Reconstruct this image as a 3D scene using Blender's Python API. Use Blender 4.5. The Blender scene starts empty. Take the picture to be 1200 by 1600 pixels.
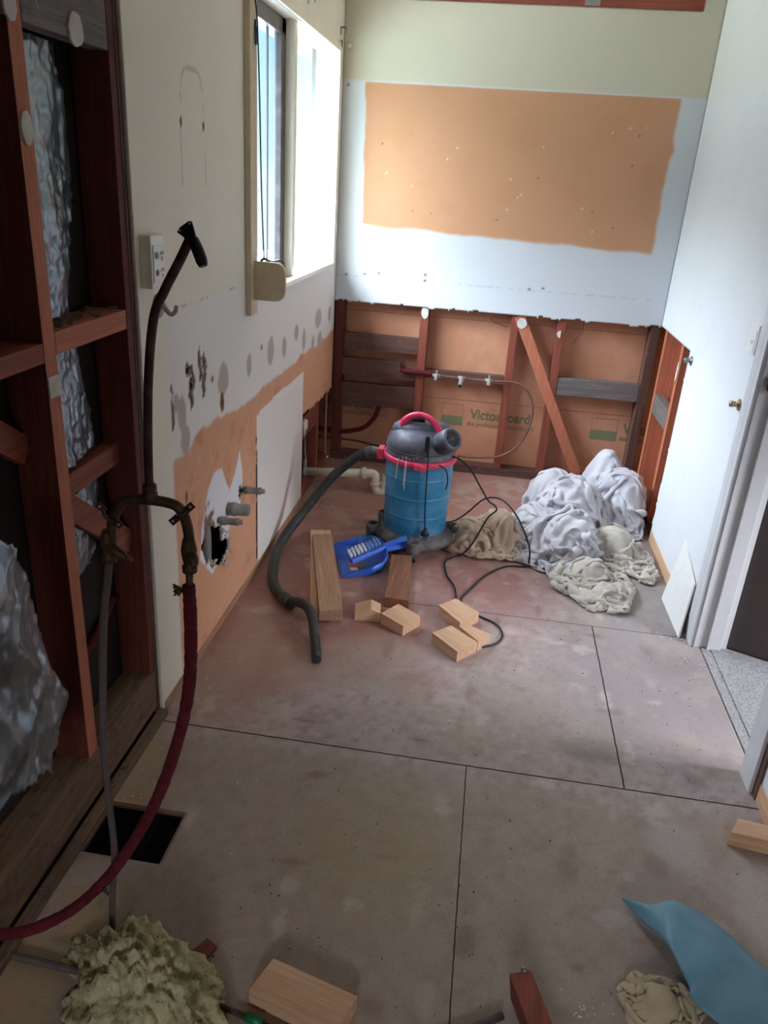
import bpy, bmesh, math, random, zlib, base64
import numpy as np
from mathutils import Vector, Matrix

S = bpy.context.scene
COL = S.collection

# ------------------------------------------------------------------ camera
F_PX, YAW, PITCH, ROLL = 1205.3, 0.1167, -0.4046, 0.0679
L, W, CX, CZ = 4.308, 1.763, 0.8595, 1.55          # far wall, right wall, camera position
_cy, _sy = math.cos(YAW), math.sin(YAW)
fwd = Vector((-_sy * math.cos(PITCH), _cy * math.cos(PITCH), math.sin(PITCH)))
rt = Vector((_cy, _sy, 0)); up = rt.cross(fwd)
rt2 = math.cos(ROLL) * rt + math.sin(ROLL) * up
up2 = -math.sin(ROLL) * rt + math.cos(ROLL) * up
cd = bpy.data.cameras.new('camera'); cam = bpy.data.objects.new('camera', cd); COL.objects.link(cam)
cd.sensor_fit = 'VERTICAL'; cd.sensor_height = 24; cd.lens = F_PX / 1600 * 24
cd.clip_start = 0.02
m = Matrix((rt2, up2, -fwd)).transposed().to_4x4(); m.translation = Vector((CX, 0, CZ))
cam.matrix_world = m
S.camera = cam

# ------------------------------------------------------------------ light
S.view_settings.view_transform = 'Standard'; S.view_settings.look = 'None'
S.view_settings.gamma = 1; S.view_settings.use_curve_mapping = False
S.view_settings.exposure = 2.8
world = bpy.data.worlds.new('overcast_sky'); S.world = world; world.use_nodes = True
wn = world.node_tree.nodes; wl = world.node_tree.links
bg = wn['Background']; bg.inputs['Strength'].default_value = 8.5
g = wn.new('ShaderNodeTexCoord'); sx = wn.new('ShaderNodeSeparateXYZ'); cr = wn.new('ShaderNodeValToRGB')
wl.new(g.outputs['Generated'], sx.inputs[0]); wl.new(sx.outputs['Z'], cr.inputs[0]); wl.new(cr.outputs[0], bg.inputs[0])
for _k, (_p, _c) in enumerate(((0.0, (0.012, 0.021, 0.022, 1)), (0.02, (0.006, 0.015, 0.016, 1)), (0.14, (0.010, 0.020, 0.021, 1)), (0.34, (0.55, 0.56, 0.62, 1)), (0.8, (0.96, 0.95, 1.04, 1)))):
    _e = cr.color_ramp.elements[_k] if _k < 2 else cr.color_ramp.elements.new(_p)
    _e.position = _p; _e.color = _c

def portal(name, loc, rot, sx_, sy_):
    l = bpy.data.lights.new(name, 'AREA'); l.shape = 'RECTANGLE'; l.size = sx_; l.size_y = sy_
    l.cycles.is_portal = True
    o = bpy.data.objects.new(name, l); COL.objects.link(o); o.location = loc; o.rotation_euler = rot
portal('window_portal', (-0.16, 3.475, 1.62), (0, math.radians(-90), 0), 1.0, 1.42)
portal('rear_fill_portal', (0.95, -2.19, 1.6), (math.radians(90), 0, 0), 0.52, 0.6)  # unseen opening added behind the camera for fill light
portal('hall_fill_portal', (3.29, 1.6, 1.24), (0, math.radians(90), 0), 0.72, 0.9)  # unseen hallway opening, added to send fill light through the door
S.cycles.max_bounces = 12; S.cycles.diffuse_bounces = 9; S.cycles.transmission_bounces = 8
S.cycles.transparent_max_bounces = 12; S.cycles.sample_clamp_indirect = 6

# ------------------------------------------------------------------ materials
def lin(c):
    f = lambda v: (v / 255 / 12.92) if v / 255 <= 0.04045 else ((v / 255 + 0.055) / 1.055) ** 2.4
    return (f(c[0]), f(c[1]), f(c[2]), 1)
class NT:
    def __init__(s, name):
        s.m = bpy.data.materials.new(name); s.m.use_nodes = True
        s.t = s.m.node_tree; s.n = s.t.nodes; s.l = s.t.links; s.b = s.n['Principled BSDF']
        s.tc = s.n.new('ShaderNodeTexCoord').outputs['Object']
    def noise(s, scale, detail=4, rough=.55, dist=0, vec=None, mp=None):
        v = vec or s.tc
        if mp:
            q = s.n.new('ShaderNodeMapping'); s.l.new(v, q.inputs[0]); q.inputs['Scale'].default_value = mp; v = q.outputs[0]
        n = s.n.new('ShaderNodeTexNoise'); s.l.new(v, n.inputs['Vector'])
        n.inputs['Scale'].default_value = scale; n.inputs['Detail'].default_value = detail
        n.inputs['Roughness'].default_value = rough; n.inputs['Distortion'].default_value = dist
        return n.outputs['Fac']
    def ramp(s, fac, stops):
        r = s.n.new('ShaderNodeValToRGB'); s.l.new(fac, r.inputs[0]); e = r.color_ramp.elements
        while len(e) < len(stops): e.new(0.5)
        for k, (p, c) in enumerate(stops):
            e[k].position = p; e[k].color = c if len(c) == 4 else lin(c)
        return r.outputs[0]
    def mix(s, fac, a, b, mode='MIX'):
        x = s.n.new('ShaderNodeMix'); x.data_type = 'RGBA'; x.blend_type = mode
        for sock, v in ((x.inputs[0], fac), (x.inputs[6], a), (x.inputs[7], b)):
            if hasattr(v, 'is_linked') or hasattr(v, 'links'): s.l.new(v, sock)
            else: sock.default_value = v if not isinstance(v, tuple) or len(v) == 4 else lin(v)
        return x.outputs[2]
    def math(s, op, a, b=0, c=None):
        x = s.n.new('ShaderNodeMath'); x.operation = op
        for k, v in enumerate((a, b, c)):
            if v is None: continue
            if isinstance(v, (int, float)): x.inputs[k].default_value = v
            else: s.l.new(v, x.inputs[k])
        return x.outputs[0]
    def bump(s, h, strength=.3, dist=.002):
        b = s.n.new('ShaderNodeBump'); s.l.new(h, b.inputs['Height'])
        b.inputs['Strength'].default_value = strength; b.inputs['Distance'].default_value = dist
        s.l.new(b.outputs[0], s.b.inputs['Normal'])
    def col(s, c): s.l.new(c, s.b.inputs['Base Color'])
    def set(s, rough=.6, metal=0, spec=None):
        s.b.inputs['Roughness'].default_value = rough; s.b.inputs['Metallic'].default_value = metal
        if spec is not None: s.b.inputs['Specular IOR Level'].default_value = spec
        return s

def plain(name, c, rough=.6, metal=0, var=.12, scale=30, bump=0, dust=None, spec=None):
    t = NT(name).set(rough, metal, spec); a = lin(c)
    d = tuple(max(0, x * (1 - var)) for x in a[:3]) + (1,); u = tuple(min(1, x * (1 + var)) for x in a[:3]) + (1,)
    n = t.noise(scale, 5); c_ = t.ramp(n, [(.3, d), (.7, u)])
    if dust:
        k = t.ramp(t.noise(scale * .5, 8, .7), [(.45, (0, 0, 0, 1)), (.75, (dust[1],) * 3 + (1,))])
        c_ = t.mix(k, c_, lin(dust[0]))
    t.col(c_)
    if bump: t.bump(t.noise(scale * 4, 6), bump, .002)
    return t.m

def wood(name, c1, c2, axis=0, scale=1.0, rough=.7, dirt=None, bump=.4):
    t = NT(name).set(rough); mp = [30 * scale] * 3; mp[axis] = 1.3 * scale
    n = t.noise(2.2, 7, .6, 1.2, mp=mp)
    fine = t.noise(9, 4, .7, .3, mp=mp)
    c = t.ramp(n, [(.25, c1), (.5, tuple((a + b) / 2 for a, b in zip(c1, c2))), (.72, c2)])
    c = t.mix(t.ramp(fine, [(.4, (0, 0, 0, 1)), (.8, (.45, .45, .45, 1))]), c, tuple(v * .72 for v in c1))
    if dirt:
        k = t.ramp(t.noise(26, 8, .72), [(dirt[1], (0, 0, 0, 1)), (min(1, dirt[1] + .12), (.85, .85, .85, 1))])
        c = t.mix(k, c, dirt[0])
    t.col(c); t.bump(fine, bump, .0015)
    return t.m

def attr_mat(name, rough=.75, bump=.1, bscale=60, spec=.3, fine=.06):
    t = NT(name).set(rough, 0, spec)
    a = t.n.new('ShaderNodeAttribute'); a.attribute_name = 'Col'
    n = t.ramp(t.noise(140, 4, .7), [(.3, (1 - fine,) * 3 + (1,)), (.7, (1 + 0 * fine,) * 3 + (1,))])
    t.col(t.mix(1.0, a.outputs['Color'], n, 'MULTIPLY'))
    t.bump(t.noise(bscale, 6), bump, .002)
    return t

M = {}
M['wall'] = attr_mat('painted_plasterboard', .6, .06).m
M['gypsum'] = plain('broken_gypsum', (205, 198, 188), .9, bump=.4, scale=60)
M['paper'] = plain('kraft_paper_board', (196, 138, 106), .8, var=.08, scale=7, dust=((215, 185, 160), .25))
M['paper_dark'] = plain('printed_ink', (116, 116, 84), .8, scale=90, var=.25)
M['ink_green'] = plain('printed_green', (124, 128, 96), .8, scale=90)
M['ink_line'] = plain('printed_line', (140, 92, 68), .8)
RED1, RED2 = (112, 50, 36), (160, 84, 62)
for i, ax in enumerate('xyz'):
    M['rimu_' + ax] = wood('red_framing_timber_' + ax, RED1, RED2, i, dirt=((190, 165, 150), .66))
    M['brown_' + ax] = wood('dusty_brown_timber_' + ax, (74, 48, 40), (120, 84, 72), i, dirt=((176, 160, 150), .60))
    M['orange_' + ax] = wood('orange_timber_' + ax, (168, 94, 66), (200, 124, 94), i, dirt=((215, 190, 170), .70))
    M['grey_' + ax] = wood('grey_weathered_timber_' + ax, (88, 82, 80), (132, 124, 120), i, dirt=((172, 165, 160), .60))
    M['plate_' + ax] = wood('dirty_plate_timber_' + ax, (92, 70, 52), (140, 112, 86), i, dirt=((62, 42, 32), .55), bump=.8)
    M['pine_' + ax] = wood('fresh_pine_' + ax, (196, 152, 116), (232, 196, 162), i, .9)
    M['oldpine_' + ax] = wood('dusty_pine_' + ax, (150, 112, 86), (190, 152, 124), i, dirt=((120, 84, 62), .62))
    M['reclaimed_' + ax] = wood('reclaimed_timber_' + ax, (110, 66, 44), (158, 108, 78), i, dirt=((196, 160, 130), .63))
M['stud_dark_shade'] = wood('dark_stud_timber_and_shade', (74, 28, 20), (116, 52, 36), 2)  # dark red studs, plus shade painted on the orange stud's sides
M['lead'] = plain('shadowed_stud_edge', (150, 80, 50), .8)
M['daub'] = plain('adhesive_daub', (206, 202, 196), .8, bump=.6, scale=70, dust=((120, 110, 96), .5))
M['cream'] = plain('cream_gloss_paint', (236, 228, 206), .35, var=.04, scale=12)
M['creamtrim'] = plain('cream_trim', (214, 198, 168), .5, var=.06)
M['white'] = plain('white_plastic', (232, 232, 228), .35, var=.03)
M['greyplastic'] = plain('grey_plastic', (168, 168, 166), .4, var=.05)
M['black'] = plain('black_plastic', (22, 22, 24), .5, var=.1)
M['slot'] = plain('socket_slot', (60, 64, 70), .5)
M['alu'] = plain('dark_aluminium', (96, 94, 92), .4, .6, dust=((150, 146, 140), .4))
M['steel'] = plain('galvanised_steel', (150, 152, 152), .35, .8)
M['brass'] = plain('aged_brass', (84, 64, 46), .5, .5, var=.25, scale=50, bump=.3, dust=((90, 78, 62), .6))
M['brass2'] = plain('plated_brass', (190, 170, 130), .3, .8)
M['copper_old'] = plain('tarnished_copper_pipe', (58, 40, 36), .5, .3, var=.2, scale=40, dust=((120, 104, 92), .5))
M['copper_grey'] = plain('grey_dusty_pipe', (96, 88, 84), .6, .2, var=.2, scale=40)
M['copper_loop'] = plain('brown_copper_tube', (122, 80, 68), .5, .25, var=.15, scale=30, dust=((150, 128, 118), .4))
M['fence'] = plain('dark_teal_fence_paint', (62, 86, 88), .9)
M['lag'] = plain('red_felt_lagging', (88, 12, 26), .95, var=.35, scale=60, bump=.9, dust=((112, 36, 46), .4))
M['pvc'] = plain('white_drain_pipe', (214, 204, 186), .45, var=.08, scale=20, dust=((150, 125, 105), .5))
M['pvc_grey'] = plain('grey_pipe_stub', (146, 142, 138), .5, var=.15, scale=30, dust=((96, 92, 88), .7))
M['pile_dark'] = plain('dark_soil', (34, 28, 24), .95, bump=.8)
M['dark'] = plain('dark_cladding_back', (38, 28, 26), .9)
M['hose'] = plain('black_hose_rubber', (44, 46, 44), .6, var=.2, scale=30, dust=((110, 105, 98), .35))
M['vac_blue'] = plain('blue_dusty_drum', (38, 122, 164), .38, var=.18, scale=9, dust=((130, 156, 168), .65))
M['vac_grey'] = plain('charcoal_vacuum_head', (70, 72, 84), .5, var=.15, scale=14, dust=((150, 148, 156), .6))
M['vac_base'] = plain('dusty_black_dolly', (66, 64, 66), .7, var=.2, scale=16, dust=((150, 146, 144), .7))
M['vac_pink'] = plain('pink_red_plastic', (222, 40, 84), .4, var=.08, scale=16, dust=((226, 130, 150), .45))
M['pan'] = plain('blue_dustpan_plastic', (28, 92, 200), .4, var=.08, scale=10, dust=((120, 150, 205), .35))
M['bristle'] = plain('pale_bristles', (206, 210, 214), .8, var=.15, scale=120)
M['bristle_blue'] = plain('blue_bristles', (112, 150, 200), .8, var=.15, scale=120)
M['label_red'] = plain('label_red', (200, 50, 60), .6)
M['label_grey'] = plain('label_grey', (110, 112, 118), .6, scale=200, var=.5)
M['cord'] = plain('black_cable', (30, 26, 28), .5)
M['greentape'] = plain('green_tape', (20, 110, 70), .4)
M['carpet'] = plain('loop_pile_carpet', (150, 150, 150), .95, var=.35, scale=120, bump=1.0)
M['doordark'] = plain('dark_door_panel', (70, 62, 60), .6, var=.06)
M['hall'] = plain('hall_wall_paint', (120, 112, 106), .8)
M['jamb'] = plain('white_gloss_jamb', (206, 208, 210), .35, var=.04)
M['rear'] = plain('rear_room_paint', (206, 188, 160), .8)
M['ceil'] = plain('ceiling_boards', (222, 210, 192), .9)
M['eave'] = plain('eave_lining', (120, 124, 122), .8)
M['concrete'] = plain('outside_concrete', (140, 146, 144), .9)

def fabric(name, c, c2, dirt=.3):
    t = NT(name).set(.9, 0, .2)
    cc = t.ramp(t.noise(5, 5), [(.35, c), (.65, c2)])
    k = t.ramp(t.noise(9, 8, .7), [(.52, (0, 0, 0, 1)), (.75, (dirt,) * 3 + (1,))])
    t.col(t.mix(k, cc, tuple(v * .72 for v in c)))
    t.b.inputs['Sheen Weight'].default_value = .15
    t.bump(t.noise(380, 3, .7), .25, .0008)
    return t.m
M['cloth_grey'] = fabric('grey_white_dust_sheet', (176, 172, 176), (204, 201, 206))
M['cloth_white'] = fabric('white_dust_sheet', (186, 184, 190), (210, 209, 214))
M['cloth_beige'] = fabric('beige_dust_sheet', (172, 164, 152), (198, 190, 178))
M['cloth_khaki'] = fabric('khaki_dust_sheet', (172, 150, 130), (206, 184, 162), .45)
M['cloth_fg'] = fabric('stained_canvas', (176, 160, 128), (206, 192, 164), .6)

def foil_mat(name, c):
    t = NT(name).set(.34, .92)
    t.col(t.ramp(t.noise(7, 8, .7), [(.35, c), (.7, tuple(min(255, v + 40) for v in c))]))
    a = t.noise(14, 6, .6, 1.5); b = t.noise(60, 5, .6, .5)
    t.bump(t.math('ADD', a, t.math('MULTIPLY', b, .12)), .3, .008)
    return t.m
M['foil'] = foil_mat('reflective_building_foil', (124, 132, 138))

t = NT('blue_sheet_offcut').set(.55)
c = t.ramp(t.noise(6, 6, .6), [(.35, (84, 132, 152)), (.65, (112, 156, 172))])
c = t.mix(t.ramp(t.noise(16, 8, .8), [(.66, (0, 0, 0, 1)), (.76, (.8, .8, .8, 1))]), c, (92, 84, 44))
t.col(c); t.bump(t.noise(8, 4), .4, .006); M['bluesheet'] = t.m

t = NT('mineral_wool').set(.95, 0, .1)
c = t.ramp(t.noise(22, 8, .7), [(.3, (150, 142, 100)), (.5, (192, 186, 146)), (.8, (216, 210, 178))])
c = t.mix(t.ramp(t.noise(60, 6, .8), [(.54, (0, 0, 0, 1)), (.66, (.85, .85, .85, 1))]), c, (84, 74, 46))
t.col(c); t.bump(t.noise(110, 8, .7), .6, .006); M['wool'] = t.m

# frosted pane: partly scattering, partly see-through
def pane_mat(name, tint, clear):
    t = NT(name); n, l = t.n, t.l; n.remove(t.b)
    tr = n.new('ShaderNodeBsdfTransparent'); tr.inputs[0].default_value = tint
    tl = n.new('ShaderNodeBsdfTranslucent'); tl.inputs[0].default_value = tint
    gl = n.new('ShaderNodeBsdfGlossy'); gl.inputs['Roughness'].default_value = .15
    m1 = n.new('ShaderNodeMixShader'); m1.inputs[0].default_value = clear
    m2 = n.new('ShaderNodeMixShader'); m2.inputs[0].default_value = .05
    l.new(tl.outputs[0], m1.inputs[1]); l.new(tr.outputs[0], m1.inputs[2])
    l.new(m1.outputs[0], m2.inputs[1]); l.new(gl.outputs[0], m2.inputs[2])
    l.new(m2.outputs[0], n['Material Output'].inputs[0])
    return t.m
M['pane'] = pane_mat('frosted_pane', (.90, .97, .97, 1), .965)
M['pane2'] = pane_mat('screened_pane', (.70, .74, .80, 1), .96)

# floor: pigment attribute + joints between sheets
t = attr_mat('particleboard_floor', .62, .35, 26, .35, .22)
J1, J2, J3, JA, JB, JC = 1.8065, 2.7065, 3.6065, .9396, 1.3917, .62
sep = t.n.new('ShaderNodeSeparateXYZ'); t.l.new(t.tc, sep.inputs[0]); X, Y = sep.outputs['X'], sep.outputs['Y']
wob = t.math('MULTIPLY', t.math('SUBTRACT', t.noise(30, 3), .5), .004)
def line(v, p, w=.0021): return t.math('LESS_THAN', t.math('ABSOLUTE', t.math('SUBTRACT', t.math('ADD', v, wob), p)), w)
def rng_(v, a, b): return t.math('MULTIPLY', t.math('GREATER_THAN', v, a), t.math('LESS_THAN', v, b))
msk = line(Y, J1, .0026)
for x in (t.math('MULTIPLY', line(Y, J2, .0018), t.math('GREATER_THAN', X, .55)), line(Y, J3, .001),
          t.math('MULTIPLY', line(X, JA, .0016), t.math('LESS_THAN', Y, J1)),
          t.math('MULTIPLY', line(X, JB, .0024), rng_(Y, J1, J2))):
    msk = t.math('MAXIMUM', msk, x)
old = t.b.inputs['Base Color'].links[0].from_socket
sp = t.ramp(t.noise(60, 8, .8), [(.62, (0, 0, 0, 1)), (.72, (.6, .6, .6, 1))])
old = t.mix(sp, old, (70, 58, 52))
sp2 = t.ramp(t.noise(26, 10, .82, .8), [(.60, (0, 0, 0, 1)), (.74, (.5, .5, .5, 1))])
old = t.mix(sp2, old, (186, 178, 168))
t.col(t.mix(msk, old, (38, 30, 28)))
M['floor'] = t.m

# ------------------------------------------------------------------ mesh helpers
def tag(o, label=None, cat=None, group=None, kind=None):
    if label: o['label'] = label
    if cat: o['category'] = cat
    if group: o['group'] = group
    if kind: o['kind'] = kind
    return o
def empty(name, loc=(0, 0, 0), rz=0):
    o = bpy.data.objects.new(name, None); COL.objects.link(o); o.location = loc; o.rotation_euler = (0, 0, rz)
    o.empty_display_size = .05
    return o

class MB:
    def __init__(s): s.b = bmesh.new()
    def box(s, a, b, bev=0):
        a, b = Vector(a), Vector(b); c = (a + b) / 2; d = b - a
        r = bmesh.ops.create_cube(s.b, size=1, matrix=Matrix.Translation(c) @ Matrix.Diagonal((abs(d.x), abs(d.y), abs(d.z), 1)))
        if bev:
            es = list({e for v in r['verts'] for e in v.link_edges})
            bmesh.ops.bevel(s.b, geom=es, offset=bev, segments=2, affect='EDGES', profile=.6)
        return s
    def hexa(s, bot, top, bev=0):                      # eight corners, bottom ring then top ring
        vs = [s.b.verts.new(p) for p in list(bot) + list(top)]
        fs = [(3, 2, 1, 0), (4, 5, 6, 7), (0, 1, 5, 4), (1, 2, 6, 5), (2, 3, 7, 6), (3, 0, 4, 7)]
        for f in fs: s.b.faces.new([vs[i] for i in f])
        if bev:
            es = list({e for v in vs for e in v.link_edges})
            bmesh.ops.bevel(s.b, geom=es, offset=bev, segments=2, affect='EDGES', profile=.6)
        return s
    def prism(s, pts, ext, bev=0):                     # polygon (3d points) extruded by vector
        pts = [Vector(p) for p in pts]; e = Vector(ext)
        a = [s.b.verts.new(p) for p in pts]; b = [s.b.verts.new(p + e) for p in pts]; n = len(pts)
        s.b.faces.new(a[::-1]); s.b.faces.new(b)
        for i in range(n): s.b.faces.new((a[i], a[(i + 1) % n], b[(i + 1) % n], b[i]))
        return s
    def tube(s, pts, r, seg=14, caps=True, smooth=True, flat=1.0):
        P = [Vector(p) for p in pts]
        if smooth and len(P) > 2: P = catmull(P)
        n = len(P); R = r if isinstance(r, (list, tuple)) else None
        prev = None; rings = []
        for i, p in enumerate(P):
            tdir = (P[min(i + 1, n - 1)] - P[max(i - 1, 0)]).normalized()
            if prev is None:
                u = tdir.orthogonal().normalized()
            else:
                u = (prev - prev.dot(tdir) * tdir).normalized()
            prev = u; v = tdir.cross(u)
            rr = r if R is None else np.interp(i / (n - 1), np.linspace(0, 1, len(R)), R)
            rings.append([s.b.verts.new(p + float(rr) * (math.cos(a) * u + math.sin(a) * v * flat)) for a in [k * 2 * math.pi / seg for k in range(seg)]])
        for i in range(n - 1):
            for k in range(seg):
                f = s.b.faces.new((rings[i][k], rings[i][(k + 1) % seg], rings[i + 1][(k + 1) % seg], rings[i + 1][k])); f.smooth = True
        if caps: s.b.faces.new(rings[0][::-1]); s.b.faces.new(rings[-1])
        return s
    def lathe(s, prof, axis_o=(0, 0, 0), axis_d=(0, 0, 1), seg=40, cap=True, sxy=(1, 1)):
        o = Vector(axis_o); d = Vector(axis_d).normalized()
        u = Vector((1, 0, 0)) if abs(d.z) > .99 else d.orthogonal().normalized(); v = d.cross(u)
        rings = [[s.b.verts.new(o + d * z + r * (math.cos(a) * u * sxy[0] + math.sin(a) * v * sxy[1])) for a in [k * 2 * math.pi / seg for k in range(seg)]] for r, z in prof]
        for i in range(len(prof) - 1):
            for k in range(seg):
                f = s.b.faces.new((rings[i][k], rings[i][(k + 1) % seg], rings[i + 1][(k + 1) % seg], rings[i + 1][k])); f.smooth = True
        if cap: s.b.faces.new(rings[0][::-1]); s.b.faces.new(rings[-1])
        return s
    def build(s, name, mat, parent=None, loc=None, rot=None):
        bmesh.ops.recalc_face_normals(s.b, faces=s.b.faces)
        me = bpy.data.meshes.new(name); s.b.to_mesh(me); s.b.free()
        me.materials.append(mat if not isinstance(mat, str) else M[mat])
        o = bpy.data.objects.new(name, me); COL.objects.link(o)
        if parent: o.parent = parent
        if loc: o.location = loc
        if rot: o.rotation_euler = rot
        return o
def catmull(P, k=7):
    out = []; n = len(P)
    for i in range(n - 1):
        p0, p1, p2, p3 = P[max(i - 1, 0)], P[i], P[i + 1], P[min(i + 2, n - 1)]
        for j in range(k):
            t = j / k
            out.append(.5 * (2 * p1 + (p2 - p0) * t + (2 * p0 - 5 * p1 + 4 * p2 - p3) * t * t + (3 * p1 - p0 - 3 * p2 + p3) * t ** 3))
    return out + [P[-1]]

def vnoise(x, y, scale, seed, octaves=4):
    rs = np.random.RandomState(seed); out = np.zeros_like(x); amp = 1.0; tot = 0
    for o in range(octaves):
        T = rs.rand(64, 64); a = x * scale * 2 ** o + 17.3 * o; b = y * scale * 2 ** o + 5.1 * o
        i = np.floor(a).astype(int); j = np.floor(b).astype(int); fx = a - i; fy = b - j
        fx = fx * fx * (3 - 2 * fx); fy = fy * fy * (3 - 2 * fy)
        i0, i1, j0, j1 = i % 64, (i + 1) % 64, j % 64, (j + 1) % 64
        out += amp * ((T[i0, j0] * (1 - fx) + T[i1, j0] * fx) * (1 - fy) + (T[i0, j1] * (1 - fx) + T[i1, j1] * fx) * fy)
        tot += amp; amp *= .55
    return out / tot
def sm(x, a, b):
    t = np.clip((x - a) / (b - a), 0, 1); return t * t * (3 - 2 * t)
def ell(u, v, cu, cv, ru, rv, soft=.15, nz=0):
    d = np.sqrt(((u - cu) / ru) ** 2 + ((v - cv) / rv) ** 2) + nz
    return 1 - sm(d, 1 - soft, 1 + soft)
def poly(u, v, pts):
    inside = np.zeros(u.shape, bool); n = len(pts)
    for i in range(n):
        x1, y1 = pts[i]; x2, y2 = pts[(i + 1) % n]
        c = ((y1 > v) != (y2 > v)) & (u < (x2 - x1) * (v - y1) / (y2 - y1 + 1e-12) + x1); inside ^= c
    return inside
def sheet(name, u0, u1, v0, v1, cell, to3, colf, keepf, thick, mats, flip=False, parent=None):
    """board made of small cells: colf paints its own pigments, keepf breaks pieces away; given real thickness"""
    nu = int(round((u1 - u0) / cell)); nv = int(round((v1 - v0) / cell))
    us = np.linspace(u0, u1, nu + 1); vs = np.linspace(v0, v1, nv + 1)
    Ug, Vg = np.meshgrid(us, vs); co = np.stack(to3(Ug, Vg), -1).reshape(-1, 3)
    Uc, Vc = np.meshgrid((us[1:] + us[:-1]) / 2, (vs[1:] + vs[:-1]) / 2)
    keep = keepf(Uc, Vc)
    idx = np.arange((nu + 1) * (nv + 1)).reshape(nv + 1, nu + 1)
    q = np.stack([idx[:-1, :-1], idx[:-1, 1:], idx[1:, 1:], idx[1:, :-1]], -1)[keep]
    if flip: q = q[:, ::-1]
    used = np.unique(q); remap = -np.ones(len(co), int); remap[used] = np.arange(len(used)); q = remap[q]
    me = bpy.data.meshes.new(name)
    me.vertices.add(len(used)); me.vertices.foreach_set('co', co[used].ravel())
    me.loops.add(q.size); me.loops.foreach_set('vertex_index', q.ravel())
    me.polygons.add(len(q)); me.polygons.foreach_set('loop_start', np.arange(0, q.size, 4))
    me.update(calc_edges=True); me.validate()
    c = colf(Ug, Vg).reshape(-1, 3)[used] / 255.0
    c = np.where(c <= .04045, c / 12.92, ((c + .055) / 1.055) ** 2.4)
    at = me.color_attributes.new('Col', 'FLOAT_COLOR', 'POINT')
    at.data.foreach_set('color', np.concatenate([c, np.ones((len(c), 1))], 1).ravel().astype(np.float32))
    for k in mats: me.materials.append(M[k])
    o = bpy.data.objects.new(name, me); COL.objects.link(o)
    md = o.modifiers.new('thickness', 'SOLIDIFY'); md.thickness = thick; md.offset = -1
    if len(mats) > 1: md.material_offset_rim = 1; md.material_offset = 1
    if parent: o.parent = parent
    return o
def blend(c, k, new): return c * (1 - k[..., None]) + np.array(new, float) * k[..., None]

# ================================================================== THE ROOM
# floor of particleboard sheets with a square cut-out
def floor_col(x, y):
    c = np.zeros(x.shape + (3,)) + np.array((184, 167, 165.))
    n1 = vnoise(x, y, 1.7, 3, 5); n2 = vnoise(x, y, 6, 4, 5); n3 = vnoise(x, y, 22, 5, 4)
    c = blend(c, sm(n2, .42, .62) * .35, (160, 142, 134)); c = blend(c, sm(n1, .5, .75) * .4, (170, 150, 130)); n4 = vnoise(x, y, 45, 9, 4); c = blend(c, sm(n4, .5, .75) * .5, (148, 130, 122)); c = blend(c, sm(.45 - n4, 0, .2) * .4, (200, 186, 178))
    red = sm(y + (n1 - .5) * 1.6 - x * .55, 1.75, 2.5)
    c = blend(c, red * (.75 + .3 * n2), (156, 108, 98))
    c = blend(c, sm(y, 3.0, 3.6) * .5, (160, 118, 104))
    c = blend(c, sm(x + (n1 - .5) * .6, 1.0, 1.5) * sm(y, 1.7, 2.3) * .8, (150, 142, 142))  # greyer right-hand floor, coloured darker to offset the strong doorway light
    c = blend(c, red * sm(n3, .5, .66) * sm(n2, .5, .7) * .35, (168, 144, 134))
    c = blend(c, sm(1.8 - y, 0, .1) * .5, (158, 142, 122))
    saw = sm(.16 - x + (n3 - .5) * .12 + (n2 - .5) * .15, 0, .06) * sm(1.95 - y, 0, .2)
    c = blend(c, saw * .75 * sm(n2 + .5 * n3, .55, .9), (176, 148, 104))
    c = blend(c, sm(n3 * n2, .27, .36) * .35, (178, 166, 150))
    for (cx, cy, rx, ry, k, col) in ((1.50, 1.62, .06, .09, .5, (190, 186, 180)), (1.66, 1.42, .05, .16, .5, (188, 182, 176)), (.72, 1.45, .2, .2, .4, (170, 148, 110)),
                                     (1.30, 1.95, .09, .05, .35, (108, 98, 92)), (.62, 2.35, .16, .08, .45, (182, 160, 148)), (1.30, 2.05, .05, .09, .3, (182, 174, 166)),
                                     (.40, 2.2, .25, .12, .4, (172, 152, 138)), (.12, 2.3, .08, .45, .5, (176, 158, 146)), (.42, 3.42, .07, .05, .6, (96, 60, 52)), (1.64, 2.5, .1, .08, .22, (120, 106, 102))):
        c = blend(c, ell(x, y, cx, cy, rx, ry, .5, (n3 - .5) * .9) * k, col)
    rs = random.Random(77)
    for i in range(110):
        cx, cy, r1, r2 = rs.uniform(.1, 1.7), rs.uniform(1.0, 3.3), rs.uniform(.006, .035), rs.uniform(.006, .05)
        c = blend(c, ell(x, y, cx, cy, r1, r2, .6, (n3 - .5) * 2.2 + (n4 - .5) * 1.5) * rs.uniform(.25, .55), (206, 196, 186) if i % 5 < 3 else (118, 96, 84))
    c = blend(c, ell(x, y, 1.43, 2.79, .018, .03, .1) * .5, (204, 184, 160))
    return c
def floor_keep(x, y):
    return ~((x > .02) & (x < .221) & (y > 1.302) & (y < 1.467))
fl = sheet('floor', -.012, 1.79, .62, 4.412, .010, lambda a, b: (a, b, a * 0), floor_col, floor_keep, .02, ['floor', 'plate_x'])
tag(fl, kind='structure')
b = MB(); b.box((-.012, -2.2, -.02), (1.79, .62, 0)); rf = b.build('floor', 'floor'); tag(rf, kind='structure')
at = rf.data.color_attributes.new('Col', 'FLOAT_COLOR', 'POINT')
for d in at.data: d.color = lin((138, 122, 104))
b = MB(); b.box((-.6, -2.4, -.62), (3.2, 4.7, -.6)); tag(b.build('floor', 'pile_dark'), kind='structure')
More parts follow.
